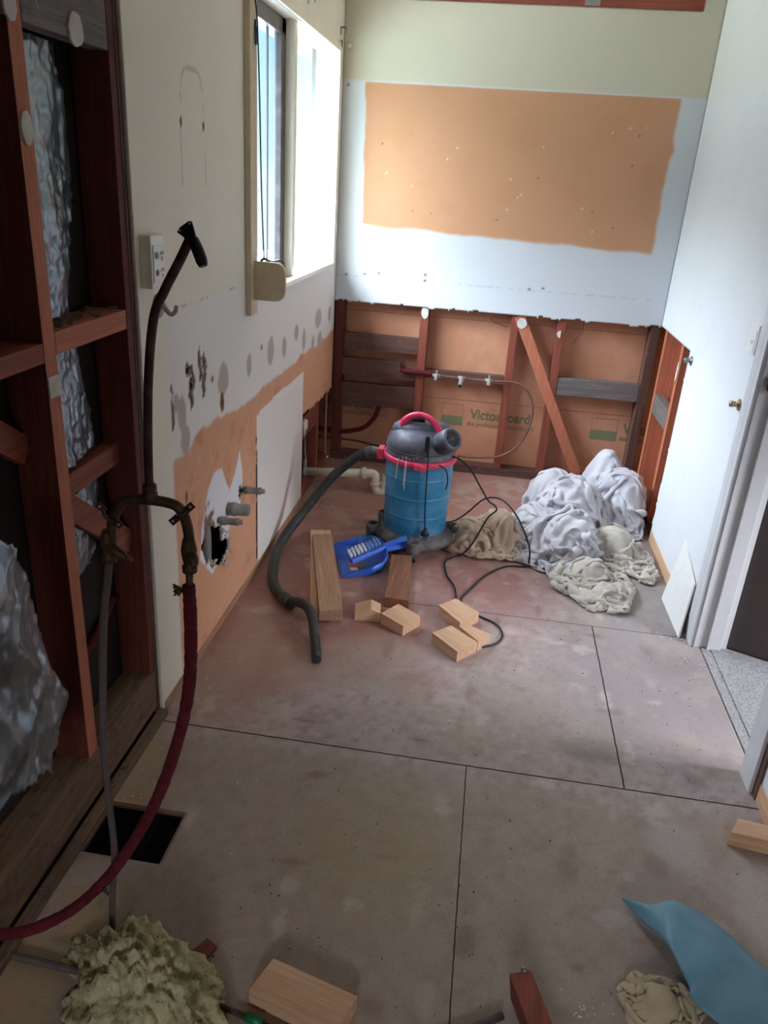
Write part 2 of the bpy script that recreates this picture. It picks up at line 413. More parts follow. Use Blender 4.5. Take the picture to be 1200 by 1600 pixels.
b = MB(); b.box((1.9, -2.4, -.6), (1.95, 4.7, -.021)); b.box((-.13, -2.45, -.6), (1.9, -2.4, -.021)); b.box((-.13, 4.7, -.6), (1.9, 4.75, -.021)); tag(b.build('wall_foundation', 'dark'), kind='structure')

CUTZ = .93
# left wall plasterboard
OV = [(3.03, .893, .048, .056), (2.455, .905, .05, .056), (2.74, .895, .03, .042), (3.24, .868, .035, .045), (3.45, .895, .038, .036), (3.60, .835, .035, .05),
      (3.79, .79, .03, .03), (3.90, .89, .075, .045), (4.18, .873, .04, .042), (2.09, .885, .03, .055), (2.11, .80, .035, .045), (3.95, .775, .05, .04), (2.05, .93, .02, .03)]
def left_col(y, z):
    n = vnoise(y, z, 9, 11, 4); f = vnoise(y, z, 40, 12, 3)
    c = np.zeros(y.shape + (3,)) + np.array((238, 233, 218.))
    c = blend(c, sm(y + (n - .5) * .1, 1.97, 2.05) * sm(1.19 - z + (n - .5) * .02, 0, .012) * .9, (236, 232, 230))
    edge = .765 + (n - .5) * .05 - .02 * sm(y, 2.6, 2.0) * 0 + .03 * np.exp(-((y - 2.35) / .2) ** 2)
    pk = sm(edge - z, -.004, .010 + 0 * n) * sm(y + (n - .5) * .02, 2.0, 2.02)
    c = blend(c, pk, (222, 166, 132))
    c = blend(c, pk * sm(f, .62, .75) * .35, (226, 196, 172))
    c = blend(c, pk * sm(n, .6, .8) * .4, (186, 128, 96))
    pos = poly(y, z, [(2.19, .36), (2.22, .47), (2.28, .57), (2.35, .615), (2.42, .60), (2.46, .54), (2.50, .49), (2.56, .53), (2.62, .60), (2.65, .50), (2.64, .41), (2.58, .35), (2.50, .38), (2.46, .28), (2.30, .25)]).astype(float)
    c = blend(c, pos, (238, 236, 242))
    wp = (y > 2.835) & (y < 3.607) & (z < .685 + (y - 2.83) * 0 + (n - .5) * .012 - .012 * (y < 2.87))
    c = blend(c, wp.astype(float), (240, 234, 228))
    ed = (np.abs(y - 2.832) < .009) & (z < .56 + (f - .5) * .2) & (f > .34)
    c = blend(c, ed.astype(float), (72, 46, 34))
    bot = sm(.028 - z, 0, .004) * (z < .03)
    for (cy, cz, ry, rz) in OV:
        c = blend(c, ell(y, z, cy, cz, ry, rz, .12, (f - .5) * .35), (190, 178, 168))
    c = blend(c, ell(y, z, 2.44, .835, .018, .03, .2, (f - .5)), (120, 62, 44))
    for (cy, cz, ry, rz) in ((2.28, .42, .05, .08), (2.1, .62, .01, .02), (2.11, .57, .01, .01), (2.35, .93, .01, .012), (2.9, .93, .01, .012)):
        c = blend(c, ell(y, z, cy, cz, ry, rz, .2, (f - .5) * 1.4) * .8, (110, 70, 50))
    cut = gouge(y, z, 1.35)
    c = blend(c, cut.astype(float), (104, 92, 84))
    # faint pencilled rounded rectangle and filler line
    dq = np.maximum(np.abs(y - 2.25) / .09, 0) ** 5 + (np.maximum(z - 1.40, 0) / .39) ** 5
    ln = ((np.abs(dq - 1) < .075) & (z > 1.5))
    c = blend(c, ln * .35, (150, 146, 136))
    c = blend(c, ell(y, z, 2.165, 1.66, .007, .012, .3), (70, 60, 50)); c = blend(c, ell(y, z, 2.33, 1.66, .007, .012, .3), (70, 60, 50))
    ln2 = (np.abs(z - 1.187 - (n - .5) * .01) < .004) & (y > 2.1) & (f > .55)
    c = blend(c, ln2 * .5, (160, 156, 150))
    return c
def gouge(y, z, k=1.0):
    f = vnoise(y, z, 55, 21, 3); o = np.zeros(y.shape, bool)
    for (cy, cz, ry, rz) in ((2.155, 1.0, .024, .022), (2.175, .955, .022, .035), (2.17, .915, .014, .035), (2.245, 1.01, .012, .045), (2.285, .985, .02, .035), (2.27, .93, .012, .05), (2.022, .915, .009, .055)):
        o |= (((y - cy) / (ry * k)) ** 2 + ((z - cz) / (rz * k)) ** 2 + (f - .5) * 2.2) < .75
    return o
def left_keep(y, z):
    n = vnoise(y, z, 30, 13, 3)
    k = ~((y > 2.78) & (y < 4.175) & (z > 1.14) & (z < 2.105))
    k &= ~((y > 3.607) & (z < .44 + (n - .5) * .05 + .02 * (y < 3.75)))
    k &= ~((((y - 2.345) / .135) ** 2 + ((z - .335 + (y - 2.345) * .4) / .085) ** 2 + (n - .5) * 1.5) < .85)
    k &= ~((((y - 2.62) / .022) ** 2 + ((z - .43) / .03) ** 2 + (n - .5) * 1.2) < 1)
    k &= ~gouge(y, z, .8)
    return k
wl_ = sheet('wall_left', 1.8435, L, .002, 2.45, .0072, lambda a, b: (a * 0, a, b), left_col, left_keep, .010, ['wall', 'gypsum'], flip=False)
tag(wl_, kind='structure')
# outer leaf of the left wall
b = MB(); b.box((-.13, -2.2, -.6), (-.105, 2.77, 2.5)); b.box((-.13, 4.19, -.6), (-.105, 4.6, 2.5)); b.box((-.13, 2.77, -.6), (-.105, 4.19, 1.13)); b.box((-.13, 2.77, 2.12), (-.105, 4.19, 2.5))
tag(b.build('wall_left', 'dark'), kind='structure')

# far wall plasterboard above the cut
def far_col(x, z):
    n = vnoise(x, z, 9, 31, 4); f = vnoise(x, z, 45, 32, 3)
    c = np.zeros(x.shape + (3,)) + np.array((204, 207, 212.))
    c = blend(c, sm(z + (n - .5) * .005, 2.0, 2.004), (198, 192, 172))
    wx = (n - .5) * .018
    left = .115 + .02 * (2 - z); low = 1.325 - .028 * x
    k = sm(x + wx, left, left + .008) * sm(1.655 + (2 - z) * -.01 - x + wx * 1.6, 0, .02) * sm(2.0 - z, 0, .002) * sm(z + wx * 1.2, low, low + .02)
    c = blend(c, k, (196, 146, 112))
    c = blend(c, k * sm(n, .5, .75) * .3, (190, 136, 98))
    rs = random.Random(4)
    for i in range(26):
        cx, cz = rs.uniform(.15, 1.6), rs.uniform(1.35, 1.95)
        c = blend(c, ell(x, z, cx, cz, .004, .004, .4), (232, 205, 180) if i % 3 else (90, 60, 45))
    for cx, cz in ((.49, 1.07), (.49, 1.10), (.03, 1.98), (.06, 1.07), (.16, 1.08), (.24, 1.09), (1.12, 1.08), (1.05, 1.07)):
        c = blend(c, ell(x, z, cx, cz, .0065, .006, .5), (70, 66, 64))
    c = blend(c, (np.abs(z - 1.062) < .003) * sm(f, .45, .6) * .3, (150, 150, 152))
    return c
def far_keep(x, z):
    n = vnoise(x, z, 38, 33, 3)
    return (z > CUTZ + (n - .5) * .022) & ((z < 2.350) | (x > 1.665))
wf = sheet('wall_far', 0, W, .9, 2.42, .0075, lambda a, b: (a, a * 0 + L, b), far_col, far_keep, .010, ['wall', 'gypsum'], flip=False)
tag(wf, kind='structure')
wf.modifiers['thickness'].offset = -1

# right wall plasterboard
def right_col(y, z):
    n = vnoise(y, z, 8, 41, 4); c = np.zeros(y.shape + (3,)) + np.array((226, 229, 231.))
    c = blend(c, sm(z, 1.9, 2.1) * .5, (222, 218, 202))
    c = blend(c, sm(n, .5, .8) * .15, (206, 212, 216))
    return c
def right_keep(y, z):
    n = vnoise(y, z, 36, 43, 3)
    k = ~((y > 3.628 + (n - .5) * .014) & (z < .937 + (n - .5) * .008))
    k &= ~((y > 1.935) & (y < 2.685) & (z < 2.05))
    return k
wr = sheet('wall_right', 1.30, L, .002, 2.45, .0105, lambda a, b: (a * 0 + W, a, b), right_col, right_keep, .010, ['wall', 'gypsum'], flip=True)
tag(wr, kind='structure')
b = MB(); b.box((W, -2.2, 0), (W + .1, 1.30, 2.45)); tag(b.build('wall_right', 'rear'), kind='structure')
b = MB(); b.box((W + .1, 2.7, 0), (W + .115, 4.5, 2.45)); b.box((W + .1, 1.0, 0), (W + .115, 1.93, 2.45)); b.box((W + .1, 1.93, 2.06), (W + .115, 2.7, 2.45))
tag(b.build('wall_right', 'paper'), kind='structure')
# rear wall, ceiling, joist edge
b = MB(); b.box((-.13, -2.3, -.1), (.69, -2.2, 2.5)); b.box((1.21, -2.3, -.1), (1.95, -2.2, 2.5)); b.box((.69, -2.3, -.1), (1.21, -2.2, 1.3)); b.box((.69, -2.3, 1.9), (1.21, -2.2, 2.5))  # gap between the boxes is an added, unseen fill-light opening
tag(b.build('wall_rear', 'rear'), kind='structure')
b = MB(); b.box((-.13, -2.3, 2.45), (1.9, 4.6, 2.5)); tag(b.build('ceiling', 'ceil'), kind='structure')
b = MB(); b.box((.0, L - .005, 2.353), (1.665, L + .09, 2.45)); o = b.build('trim_1', 'rimu_x'); tag(o, kind='structure')
b = MB(); b.box((1.13, L - .008, 2.356), (1.20, L - .004, 2.44)); 
for i in range(3):
    for j in range(3): b.box((1.142 + i * .02, L - .0095, 2.368 + j * .022), (1.150 + i * .02, L - .008, 2.376 + j * .022))
o = b.build('nail_plate', 'steel'); tag(o, 'galvanised nail plate on the brown joist edge above the far wall', 'nail plate')

# back board of the next room behind the far framing
BB = L + .102
b = MB(); b.box((-.1, BB, -.02), (W + .12, BB + .01, 2.45)); bb = b.build('wall_far', 'paper'); tag(bb, kind='structure')
def text(s, size, x, z, mat, parent, xs=1, off=.0):
    cu = bpy.data.curves.new('t', 'FONT'); cu.body = s; cu.size = size; cu.extrude = .0004; cu.offset = off
    to = bpy.data.objects.new('t', cu); COL.objects.link(to)
    me = bpy.data.meshes.new_from_object(to.evaluated_get(bpy.context.evaluated_depsgraph_get()))
    bpy.data.objects.remove(to); me.materials.clear(); me.materials.append(M[mat])
    o = bpy.data.objects.new('printed_text', me); COL.objects.link(o); o.parent = parent
    o.location = (x, BB - .001, z); o.rotation_euler = (math.pi / 2, 0, 0); o.scale = (xs, 1, 1)
    return o
for x0 in (-.06, .81, 1.685):
    text('Victorboard', .082, x0, .305, 'paper_dark', bb, .86 if x0 < 1.6 else .9, .0018)
    text('the professional plasterboard', .038, x0 - .012, .262, 'paper_dark', bb, .86, .0003)
b = MB()
for x0 in (-.23, .643, 1.505):
    b.box((x0, BB - .0015, .255), (x0 + .148 * (1 if x0 > 1 else .84), BB - .0005, .312))
b.build('printed_block', 'ink_green', bb)
b = MB()
for x0 in (-.23, .643, 1.505):
    w_ = .148 * (1 if x0 > 1 else .84)
    for a_, c_ in (((x0, .253), (x0 + .002, .382)), ((x0 + w_ - .002, .253), (x0 + w_, .382)), ((x0, .380), (x0 + w_, .382))):
        b.box((a_[0], BB - .0012, a_[1]), (c_[0], BB - .0002, c_[1]))
b.box((0, BB - .0012, .408), (1.8, BB - .0002, .4105)); b.box((0, BB - .0012, .868), (1.8, BB - .0002, .871))
b.build('printed_line', 'ink_line', bb)

# ------------------------------------------------------------------ window
win = empty('window_1', (0, 3.475, 1.14)); tag(win, kind='structure')
def ch(mb, name, mat, parent):
    o = mb.build(name, mat); o.parent = parent; o.matrix_parent_inverse = Matrix.Translation(parent.location).inverted() if parent.parent is None else Matrix.Identity(4)
    if parent.parent is not None: o.matrix_parent_inverse = Matrix.Identity(4)
    return o
y0, y1, z0, z1 = 2.78, 4.175, 1.14, 2.105
b = MB(); b.box((-.105, y0 - .02, z0 - .02), (.012, y0, z1 + .02)); b.box((-.105, y1, z0 - .02), (.012, y1 + .02, z1 + .02))
b.box((-.105, y0, z1), (.012, y1, z1 + .02)); b.box((-.105, y0, z0 - .02), (.016, y1, z0))
ch(b, 'window_frame', 'cream', win)
b = MB(); b.box((0, y1 + .02, z0 - .02), (.010, y1 + .055, z1 + .055), .002); b.box((0, y0, z1 + .02), (.010, y1 + .055, z1 + .055), .002)
ch(b, 'architrave', 'cream', win)
b = MB(); b.box((-.080, 3.435, z0), (-.022, 3.478, z1), .002); ch(b, 'mullion', 'cream', win)
b = MB()
for a_, c_ in (((y0, z0), (y0 + .03, z1)), ((3.375, z0 + .0), (3.435, z1)), ((y0, z1 - .055), (3.435, z1)), ((y0, z0), (3.435, z0 + .035)),):
    b.box((-.090, a_[0], a_[1]), (-.058, c_[0], c_[1]), .003)
b.box((-.086, 3.25, z0), (-.080, 3.262, z1)); b.box((-.058, y0, z0 + .035), (-.050, 3.43, z0 + .045)); 
ch(b, 'window_sash', 'alu', win)
b = MB(); b.box((-.084, y0, z0), (-.080, 3.44, z1)); ch(b, 'window_pane', 'pane2', win)
b = MB(); b.box((-.084, 3.47, z0), (-.080, y1, z1)); ch(b, 'window_pane', 'pane', win)
# outside: paved ground, eave, neighbour's fence
b = MB(); b.box((-9, -4, -.62), (-.14, 24, -.6)); tag(b.build('ground', 'concrete'), 'pale concrete paving outside the frosted window', 'paving')
b = MB(); b.box((-.50, 1.0, 2.24), (-.131, 7.0, 2.30)); tag(b.build('eave', 'eave'), 'grey eave lining overhanging the window outside', 'eave')

# window-side strip, rounded bracket, cord
t_ = empty('window_bracket', (0, 2.74, 1.08)); tag(t_, 'tall cream wall strip beside the window with a rounded tan bracket at its foot', 'bracket')
b = MB(); b.box((.0, 2.703, 1.08), (.022, 2.778, 2.42), .003); ch(b, 'backing_strip', 'creamtrim', t_)
pts = []
for k in range(17):
    a = -math.pi / 2 + k / 16 * math.pi; pts.append((.085 + .05 * math.copysign(abs(math.cos(a)) ** .6, math.cos(a)), 2.735, 1.198 + .066 * math.copysign(abs(math.sin(a)) ** .6, math.sin(a))))
pts = [(.022, 2.735, 1.132)] + pts + [(.022, 2.735, 1.264)]
b = MB(); b.prism(pts, (0, .018, 0)); ch(b, 'bracket_plate', 'creamtrim', t_)
b = MB(); b.tube([(.03, 2.76, 1.25), (.05, 2.76, 1.272), (.075, 2.77, 1.262), (.105, 2.77, 1.268), (.12, 2.77, 1.258)], .005, 8); ch(b, 'chain_winder', 'alu', t_)
b = MB(); b.tube([(.012, 2.79, 1.275), (.012, 2.79, 1.31)], .006, 8); ch(b, 'cord_stop', 'label_red', t_)
b = MB(); b.tube([(.026, 2.74, 2.05), (.03, 2.752, 1.99), (.036, 2.755, 1.8), (.043, 2.755, 1.5), (.052, 2.755, 1.27)], .0028, 6)
tag(b.build('pull_cord', 'slot'), 'thin grey pull cord hanging down the left edge of the window', 'cord')
b = MB(); pr = [(.024 + .0, 2.745 + .018 * math.cos(a), 1.955 + .026 * math.sin(a)) for a in [k * math.pi / 8 for k in range(9, 18)]]
b.tube([(.024, 2.75, 1.99)] + [(.03, 2.735 + .016 * math.sin(a), 1.955 - .03 * math.cos(a) * 1) for a in [0, .7, 1.4, 2.2]] , .0035, 8)
tag(b.build('cord_hook', 'slot'), 'small dark curved hook at the top of the window strip', 'hook')
for (y, z, lb) in ((3.544, 2.19, 'small metal curtain bracket above the middle of the window'), (4.213, 2.19, 'small metal curtain bracket above the window by the far corner')):
    b = MB(); b.box((0, y - .008, z - .012), (.003, y + .008, z + .022)); b.box((0, y - .004, z + .015), (.03, y + .004, z + .022)); b.box((.027, y - .004, z - .004), (.03, y + .004, z + .022))
    tag(b.build('curtain_bracket', 'steel'), lb, 'bracket')
b = MB(); b.lathe([(.002, 0), (.011, .0), (.012, .006), (.006, .012), (.001, .013)], (.03, L - .001, 2.147), (0, -1, 0), 20)
tag(b.build('cover_cap', 'cream'), 'small round cream cap high on the far wall by the window corner', 'cap')

# skirting timber, door jambs, hallway
b = MB(); b.box((W - .003, 2.72, .0), (W + .010, 3.62, .055)); tag(b.build('baseboard_right', 'pine_y'), kind='structure')
b = MB(); b.box((W - .003, 1.0, .0), (W + .010, 1.84, .06)); tag(b.build('baseboard_right', 'pine_y'), kind='structure')
b = MB(); b.box((.0, 1.86, .0), (.004, 3.6, .028)); tag(b.build('baseboard_left', 'oldpine_y'), kind='structure')
dj = empty('door_1', (W, 2.3, 0)); tag(dj, kind='structure')
b = MB(); b.box((W - .014, 2.685, 0), (W + .001, 2.735, 2.11), .002); b.box((W - .014, 1.935, 2.05), (W + .001, 2.735, 2.11), .002)
ch(b, 'architrave', 'jamb', dj)
b = MB(); b.box((W - .014, 2.650, .0), (W + .12, 2.685, 2.05), .002); b.box((W + .045, 2.634, .0), (W + .095, 2.651, 2.05), .002)
b.box((W + .0, 2.644, 0), (W + .006, 2.651, 2.05))
ch(b, 'door_jamb', 'jamb', dj)
b = MB(); b.box((W - .016, 1.868, .0), (W + .0, 1.955, 2.08), .002); b.box((W, 1.915, 0), (W + .12, 1.94, 2.05)); ch(b, 'door_jamb', 'jamb', dj)
b = MB(); b.box((W - .006, 1.840, .0), (W + .001, 1.868, 2.0)); ch(b, 'bare_timber_edge', 'brown_z', dj)
b = MB(); b.box((W + .02, 2.622, .995), (W + .062, 2.651, 1.045), .006); b.lathe([(.001, 0), (.022, 0), (.024, .012), (.014, .02), (.001, .022)], (W + .035, 2.634, 1.02), (0, -1, 0), 20)
o = b.build('door_catch', 'black'); tag(o, 'black door catch on the grey door jamb at right', 'door catch')
b = MB(); b.box((1.825, .9, -.02), (3.3, 3.3, .006)); cp = b.build('floor', 'carpet'); tag(cp, kind='structure')
b = MB(); b.box((1.79, 1.94, -.02), (1.828, 2.65, .003)); cp = b.build('carpet_edge', 'carpet'); tag(cp, 'narrow strip of pale looped carpet along the doorway threshold', 'carpet')
b = MB(); b.box((3.3, .8, -.02), (3.35, 1.15, 2.5)); b.box((3.3, 2.05, -.02), (3.35, 3.4, 2.5)); b.box((3.3, 1.15, -.02), (3.35, 2.05, .88)); b.box((3.3, 1.15, 1.60), (3.35, 2.05, 2.5)); b.box((1.88, .8, -.02), (3.3, .9, 2.5)); b.box((1.88, 3.3, 0), (3.3, 3.4, 2.5)); b.box((1.88, .8, 2.45), (3.35, 3.4, 2.5))  # gap in the end wall is added out of view to admit fill
tag(b.build('wall_hall', 'hall'), kind='structure')
b = MB(); b.hexa([(1.885, 2.655, .012), (2.55, 2.36, .012), (2.565, 2.395, .012), (1.90, 2.69, .012)], [(1.885, 2.655, 2.0), (2.55, 2.36, 2.0), (2.565, 2.395, 2.0), (1.90, 2.69, 2.0)])
tag(b.build('door_2', 'doordark'), kind='structure')

# ================================================================== FRAMING
def timber(name, a, c, mat, label, cat, group=None, bev=.002):
    a, c = Vector(a), Vector(c); ctr = Vector(((a.x + c.x) / 2, (a.y + c.y) / 2, min(a.z, c.z)))
    b = MB(); b.box(a - ctr, c - ctr, bev); o = b.build(name, mat, loc=ctr); tag(o, label, cat, group)
    return o
def daub(parent, pos, nrm, rx, rz, half=False):
    rs = random.Random(int(pos[2] * 1000)); n = Vector(nrm); u = Vector((0, 0, 1)); v = n.cross(u)
    pts = []
    for k in range(20):
        a = k / 20 * 2 * math.pi; x = math.cos(a) * rx * rs.uniform(.9, 1.08); z = math.sin(a) * rz * rs.uniform(.92, 1.06)
        if half and x < 0: x *= .1
        pts.append(Vector(pos) + v * x + u * z)
    b = MB(); b.prism(pts, n * .004); o = b.build('adhesive_daub', 'daub'); o.parent = parent; o.matrix_parent_inverse = Matrix.Translation(parent.location).inverted()
SL = 'stripped stud wall timbers'
FY = L + .011
# far wall studs
f1 = timber('wall_stud', (.481, FY, .045), (.527, BB, 2.40), 'rimu_z', 'red-brown stud in the far wall just above the vacuum cleaner', 'stud', SL)
f2 = timber('wall_stud', (.979, FY, .045), (1.019, BB, 2.40), 'rimu_z', 'red-brown stud in the far wall crossing the printed word', 'stud', SL)
f3 = timber('wall_stud', (1.226, FY, .045), (1.268, BB, 2.40), 'rimu_z', 'red-brown stud in the far wall crossed by the diagonal brace', 'stud', SL)
f4 = timber('wall_stud', (1.715, FY, .045), (1.762, BB, 2.40), 'brown_z', 'dusty dark stud at the right-hand corner of the far wall', 'stud', SL)
f0 = timber('wall_stud', (.003, FY, .045), (.052, BB, 2.40), 'stud_dark_shade', 'dark red stud at the left-hand corner of the far wall', 'stud', SL)
daub(f1, (.505, FY, .902), (0, -1, 0), .019, .036); daub(f3, (1.247, FY, .848), (0, -1, 0), .018, .02, True)
# diagonal brace
b = MB(); a0, a1 = Vector((1.018, FY - .003, .925)), Vector((1.455, FY - .003, .06)); d = (a1 - a0).normalized(); nn = Vector((d.z, 0, -d.x)) * .029
b.hexa([a0 + nn, a0 - nn, a0 - nn + Vector((0, .022, 0)), a0 + nn + Vector((0, .022, 0))], [a1 + nn, a1 - nn, a1 - nn + Vector((0, .022, 0)), a1 + nn + Vector((0, .022, 0))], .0015)
br = b.build('diagonal_brace', 'orange_z'); tag(br, 'orange timber brace running diagonally across the far wall framing', 'brace')
daub(br, (1.035, FY - .003, .888), (0, -1, 0), .026, .028)
# nogs of the far wall
for (z_0, z_1, nt) in ((.662, .752, 0), (.512, .612, 1), (.345, .470, 0)):
    lb = {0.662: 'uppermost of the three dusty brown nogs at the far wall left', .512: 'notched middle one of the three dusty brown nogs at the far wall left', .345: 'lowest of the three dusty brown nogs at the far wall left'}[z_0]
    b = MB()
    if nt: b.prism([(0, 0, 0), (.425, 0, 0), (.425, 0, z_1 - z_0 - .038), (.335, 0, z_1 - z_0 - .038), (.335, 0, z_1 - z_0), (0, 0, z_1 - z_0)], (0, .044, 0))
    else: b.box((0, 0, 0), (.425, .044, z_1 - z_0), .002)
    o = b.build('nogging', 'brown_x', loc=(.054, FY + .012, z_0)); tag(o, lb, 'nog', 'brown nogs at the far wall left')
timber('nogging', (.529, FY + .03, .535), (.977, FY + .075, .582), 'brown_x', 'thin brown nog behind the copper pipe with three tails', 'nog')
timber('nogging', (1.270, FY + .004, .515), (1.713, FY + .05, .610), 'grey_x', 'grey weathered nog at the right of the far wall', 'nog')
timber('bottom_plate', (.0, FY, .001), (1.765, BB, .045), 'brown_x', 'dusty bottom plate along the foot of the far wall', 'plate')
# stray wires on the far wall
for pts, lb in (([(1.36, 4.345, .915), (1.365, 4.35, .87), (1.34, 4.35, .83), (1.325, 4.35, .80)], 'short brown wire dangling at the right of the far wall cavity'),
                ([(.86, 4.37, .895), (.89, 4.37, .87), (.91, 4.37, .868), (.95, 4.37, .855), (.965, 4.37, .862)], 'thin curled wire beside the stud right of the tails pipe')):
    b = MB(); b.tube(pts, .0022, 6); tag(b.build('wire', 'brown_x'), lb, 'wire')

# right wall framing
timber('wall_stud', (W + .012, 4.20, .045), (W + .099, 4.245, 2.4), 'orange_z', 'orange stud seen broadside in the right wall opening', 'stud', SL)
s2 = timber('wall_stud', (W + .012, 3.80, .045), (W + .099, 3.845, 2.4), 'orange_z', 'pale-edged stud near the edge of the right wall opening', 'stud', SL)
daub(s2, (W + .012, 3.822, .80), (-1, 0, 0), .014, .05)
timber('wall_stud', (W + .012, 3.645, .42), (W + .099, 3.69, 2.4), 'brown_z', 'brown stud at the very edge of the right wall opening', 'stud', SL)
timber('nogging', (W + .012, 3.85, .50), (W + .056, 4.195, .60), 'grey_y', 'grey weathered nog in the right wall opening', 'nog')
timber('bottom_plate', (W + .012, 2.70, .001), (W + .098, 4.30, .044), 'brown_y', 'bottom plate inside the right wall', 'plate')

# left wall framing beside the camera
LX = -.011
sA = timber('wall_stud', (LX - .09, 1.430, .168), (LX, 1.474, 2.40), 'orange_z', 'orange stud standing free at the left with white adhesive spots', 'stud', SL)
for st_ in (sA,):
    st_.data.materials.append(M['stud_dark_shade'])  # shade painted on all faces but the front, same timber underneath
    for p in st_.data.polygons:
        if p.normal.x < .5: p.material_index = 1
daub(sA, (LX, 1.450, 1.598), (1, 0, 0), .017, .030); daub(sA, (LX, 1.438, 1.79), (1, 0, 0), .02, .03)
b = MB(); b.box((LX - .0, 1.4305, 1.098), (LX + .003, 1.4735, 1.142)); o = b.build('filler_patch', 'daub'); o.parent = sA; o.matrix_parent_inverse = Matrix.Translation(sA.location).inverted()
timber('wall_stud', (LX - .09, 1.800, .168), (LX, 1.829, 2.40), 'stud_dark_shade', 'dark red stud against the raw edge of the left plasterboard', 'stud', SL)
timber('wall_batten', (LX - .02, 1.8295, .02), (LX + .002, 1.8425, 2.42), 'brown_z', 'thin dark batten up the raw edge of the left plasterboard', 'batten')
timber('lintel', (LX - .045, 1.476, 1.768), (LX, 1.798, 1.96), 'grey_y', 'grey weathered lintel across the top of the open bay', 'lintel')
li = timber('lintel', (LX - .045, 1.0, 1.768), (LX, 1.428, 1.96), 'brown_y', 'brown lintel piece left of the free-standing stud', 'lintel')
for (pz, py) in ((1.785, 1.66),):
    o = bpy.data.objects[ 'lintel']; daub(o, (LX, py, pz), (1, 0, 0), .028, .03)
timber('nogging', (LX - .09, 1.476, 1.180), (LX, 1.798, 1.226), 'orange_y', 'orange rough-sawn nog bridging the open bay on the left', 'nog')
timber('nogging', (LX - .09, .90, 1.172), (LX, 1.428, 1.212), 'rimu_y', 'red-brown nog at the left edge beyond the free-standing stud', 'nog')
timber('nogging', (LX - .085, 1.476, .83), (LX - .045, 1.798, .885), 'rimu_y', 'recessed red-brown nog low in the open bay', 'nog')
for (p, q, lb) in (((LX - .03, 1.476, .85), (LX - .03, 1.80, .60), 'slanting red-brown brace low in the open bay'), ((LX - .06, 1.15, 1.17), (LX - .06, 1.428, .98), 'slanting brown brace behind the hanging foil')):
    a0, a1 = Vector(p), Vector(q); d = (a1 - a0).normalized(); nn = Vector((0, -d.z, d.y)) * .030; e = Vector((-.022, 0, 0))
    b = MB(); b.hexa([a0 - nn, a0 + nn, a0 + nn + e, a0 - nn + e], [a1 - nn, a1 + nn, a1 + nn + e, a1 - nn + e]); tag(b.build('diagonal_brace', 'rimu_y'), lb, 'brace')
timber('bottom_plate', (LX - .092, -.6, .03), (LX, 1.83, .165), 'plate_y', 'dirty splintered bottom plate along the left floor edge', 'plate', None, .006)
timber('floor_strip', (LX + .0005, .4, .0), (LX + .03, 1.84, .02), 'plate_y', 'splintered timber strip on the floor against the left plate', 'strip', None, .004)
timber('bottom_plate', (LX - .092, 1.84, .001), (LX, 4.30, .044), 'rimu_y', 'bottom plate inside the left wall below the window', 'plate')
# dark offcut shards lying on the nog
b = MB(); rs = random.Random(8)
for i in range(26):
    y = rs.uniform(1.49, 1.77); x = rs.uniform(LX - .085, LX - .005); a = rs.uniform(-.8, .8); l_ = rs.uniform(.015, .04); w_ = rs.uniform(.004, .01); z = 1.2265 + rs.uniform(0, .006)
    d = Vector((math.sin(a) * .5, math.cos(a), rs.uniform(-.05, .12))) * l_; n = Vector((math.cos(a), -math.sin(a) * .5, 0)) * w_
    p = Vector((x, y, z)); b.prism([p - n, p + d * .5 - n * .4, p + d, p + n], (0, 0, .0025))
tag(b.build('bark_shards', 'grey_y'), 'loose grey wood shards lying on the nog in the open bay', 'shards', kind='stuff')
# studs seen in the left opening near the far corner
timber('wall_stud', (LX - .09, 3.985, .045), (LX, 4.03, 1.1), 'rimu_z', 'red-lit stud in the left wall opening by the far corner', 'stud', SL)
timber('nogging', (LX - .05, 3.45, .315), (LX, 3.983, .432), 'rimu_y', 'red-brown nog exposed below the torn left plasterboard', 'nog')

# foil in the open bay and the hanging foil
def crumple(name, ys, zs, nx, nz, xf, keep, mat, label, cat, seed, thick=.0012):
    Y, Z = np.meshgrid(np.linspace(*ys, nx), np.linspace(*zs, nz)); X = xf(Y, Z)
    k = keep(Y, Z); idx = np.arange(nx * nz).reshape(nz, nx)
    fs = [(idx[j, i], idx[j, i + 1], idx[j + 1, i + 1], idx[j + 1, i]) for j in range(nz - 1) for i in range(nx - 1) if k[j, i] and k[j + 1, i + 1] and k[j, i + 1] and k[j + 1, i]]
    me = bpy.data.meshes.new(name); me.from_pydata(list(map(tuple, np.stack([X, Y, Z], -1).reshape(-1, 3))), [], [tuple(map(int, f)) for f in fs])
    bmx = bmesh.new(); bmx.from_mesh(me); bmesh.ops.delete(bmx, geom=[v for v in bmx.verts if not v.link_faces], context='VERTS'); bmx.to_mesh(me); bmx.free()
    for p in me.polygons: p.use_smooth = True
    me.materials.append(M[mat]); o = bpy.data.objects.new(name, me); COL.objects.link(o)
    md = o.modifiers.new('thickness', 'SOLIDIFY'); md.thickness = thick
    tag(o, label, cat); return o
def ridge(y, z, s, seed): return 1 - np.abs(vnoise(y, z, s, seed, 3) * 2 - 1)
crumple('building_foil', (1.475, 1.735), (.62, 1.768), 60, 220, lambda y, z: -.096 + .03 * ridge(y, z * .4, 8, 51) * sm(y, 1.74, 1.60) + .010 * ridge(y, z, 30, 52),
        lambda y, z: (y < 1.70 + .05 * np.sin(z * 9) + .02 * vnoise(y, z, 20, 5)) & ((z < 1.174) | (z > 1.232)) & ((z < .826) | (z > .89)), 'foil', 'silver building foil filling the back of the open bay', 'foil', 1)
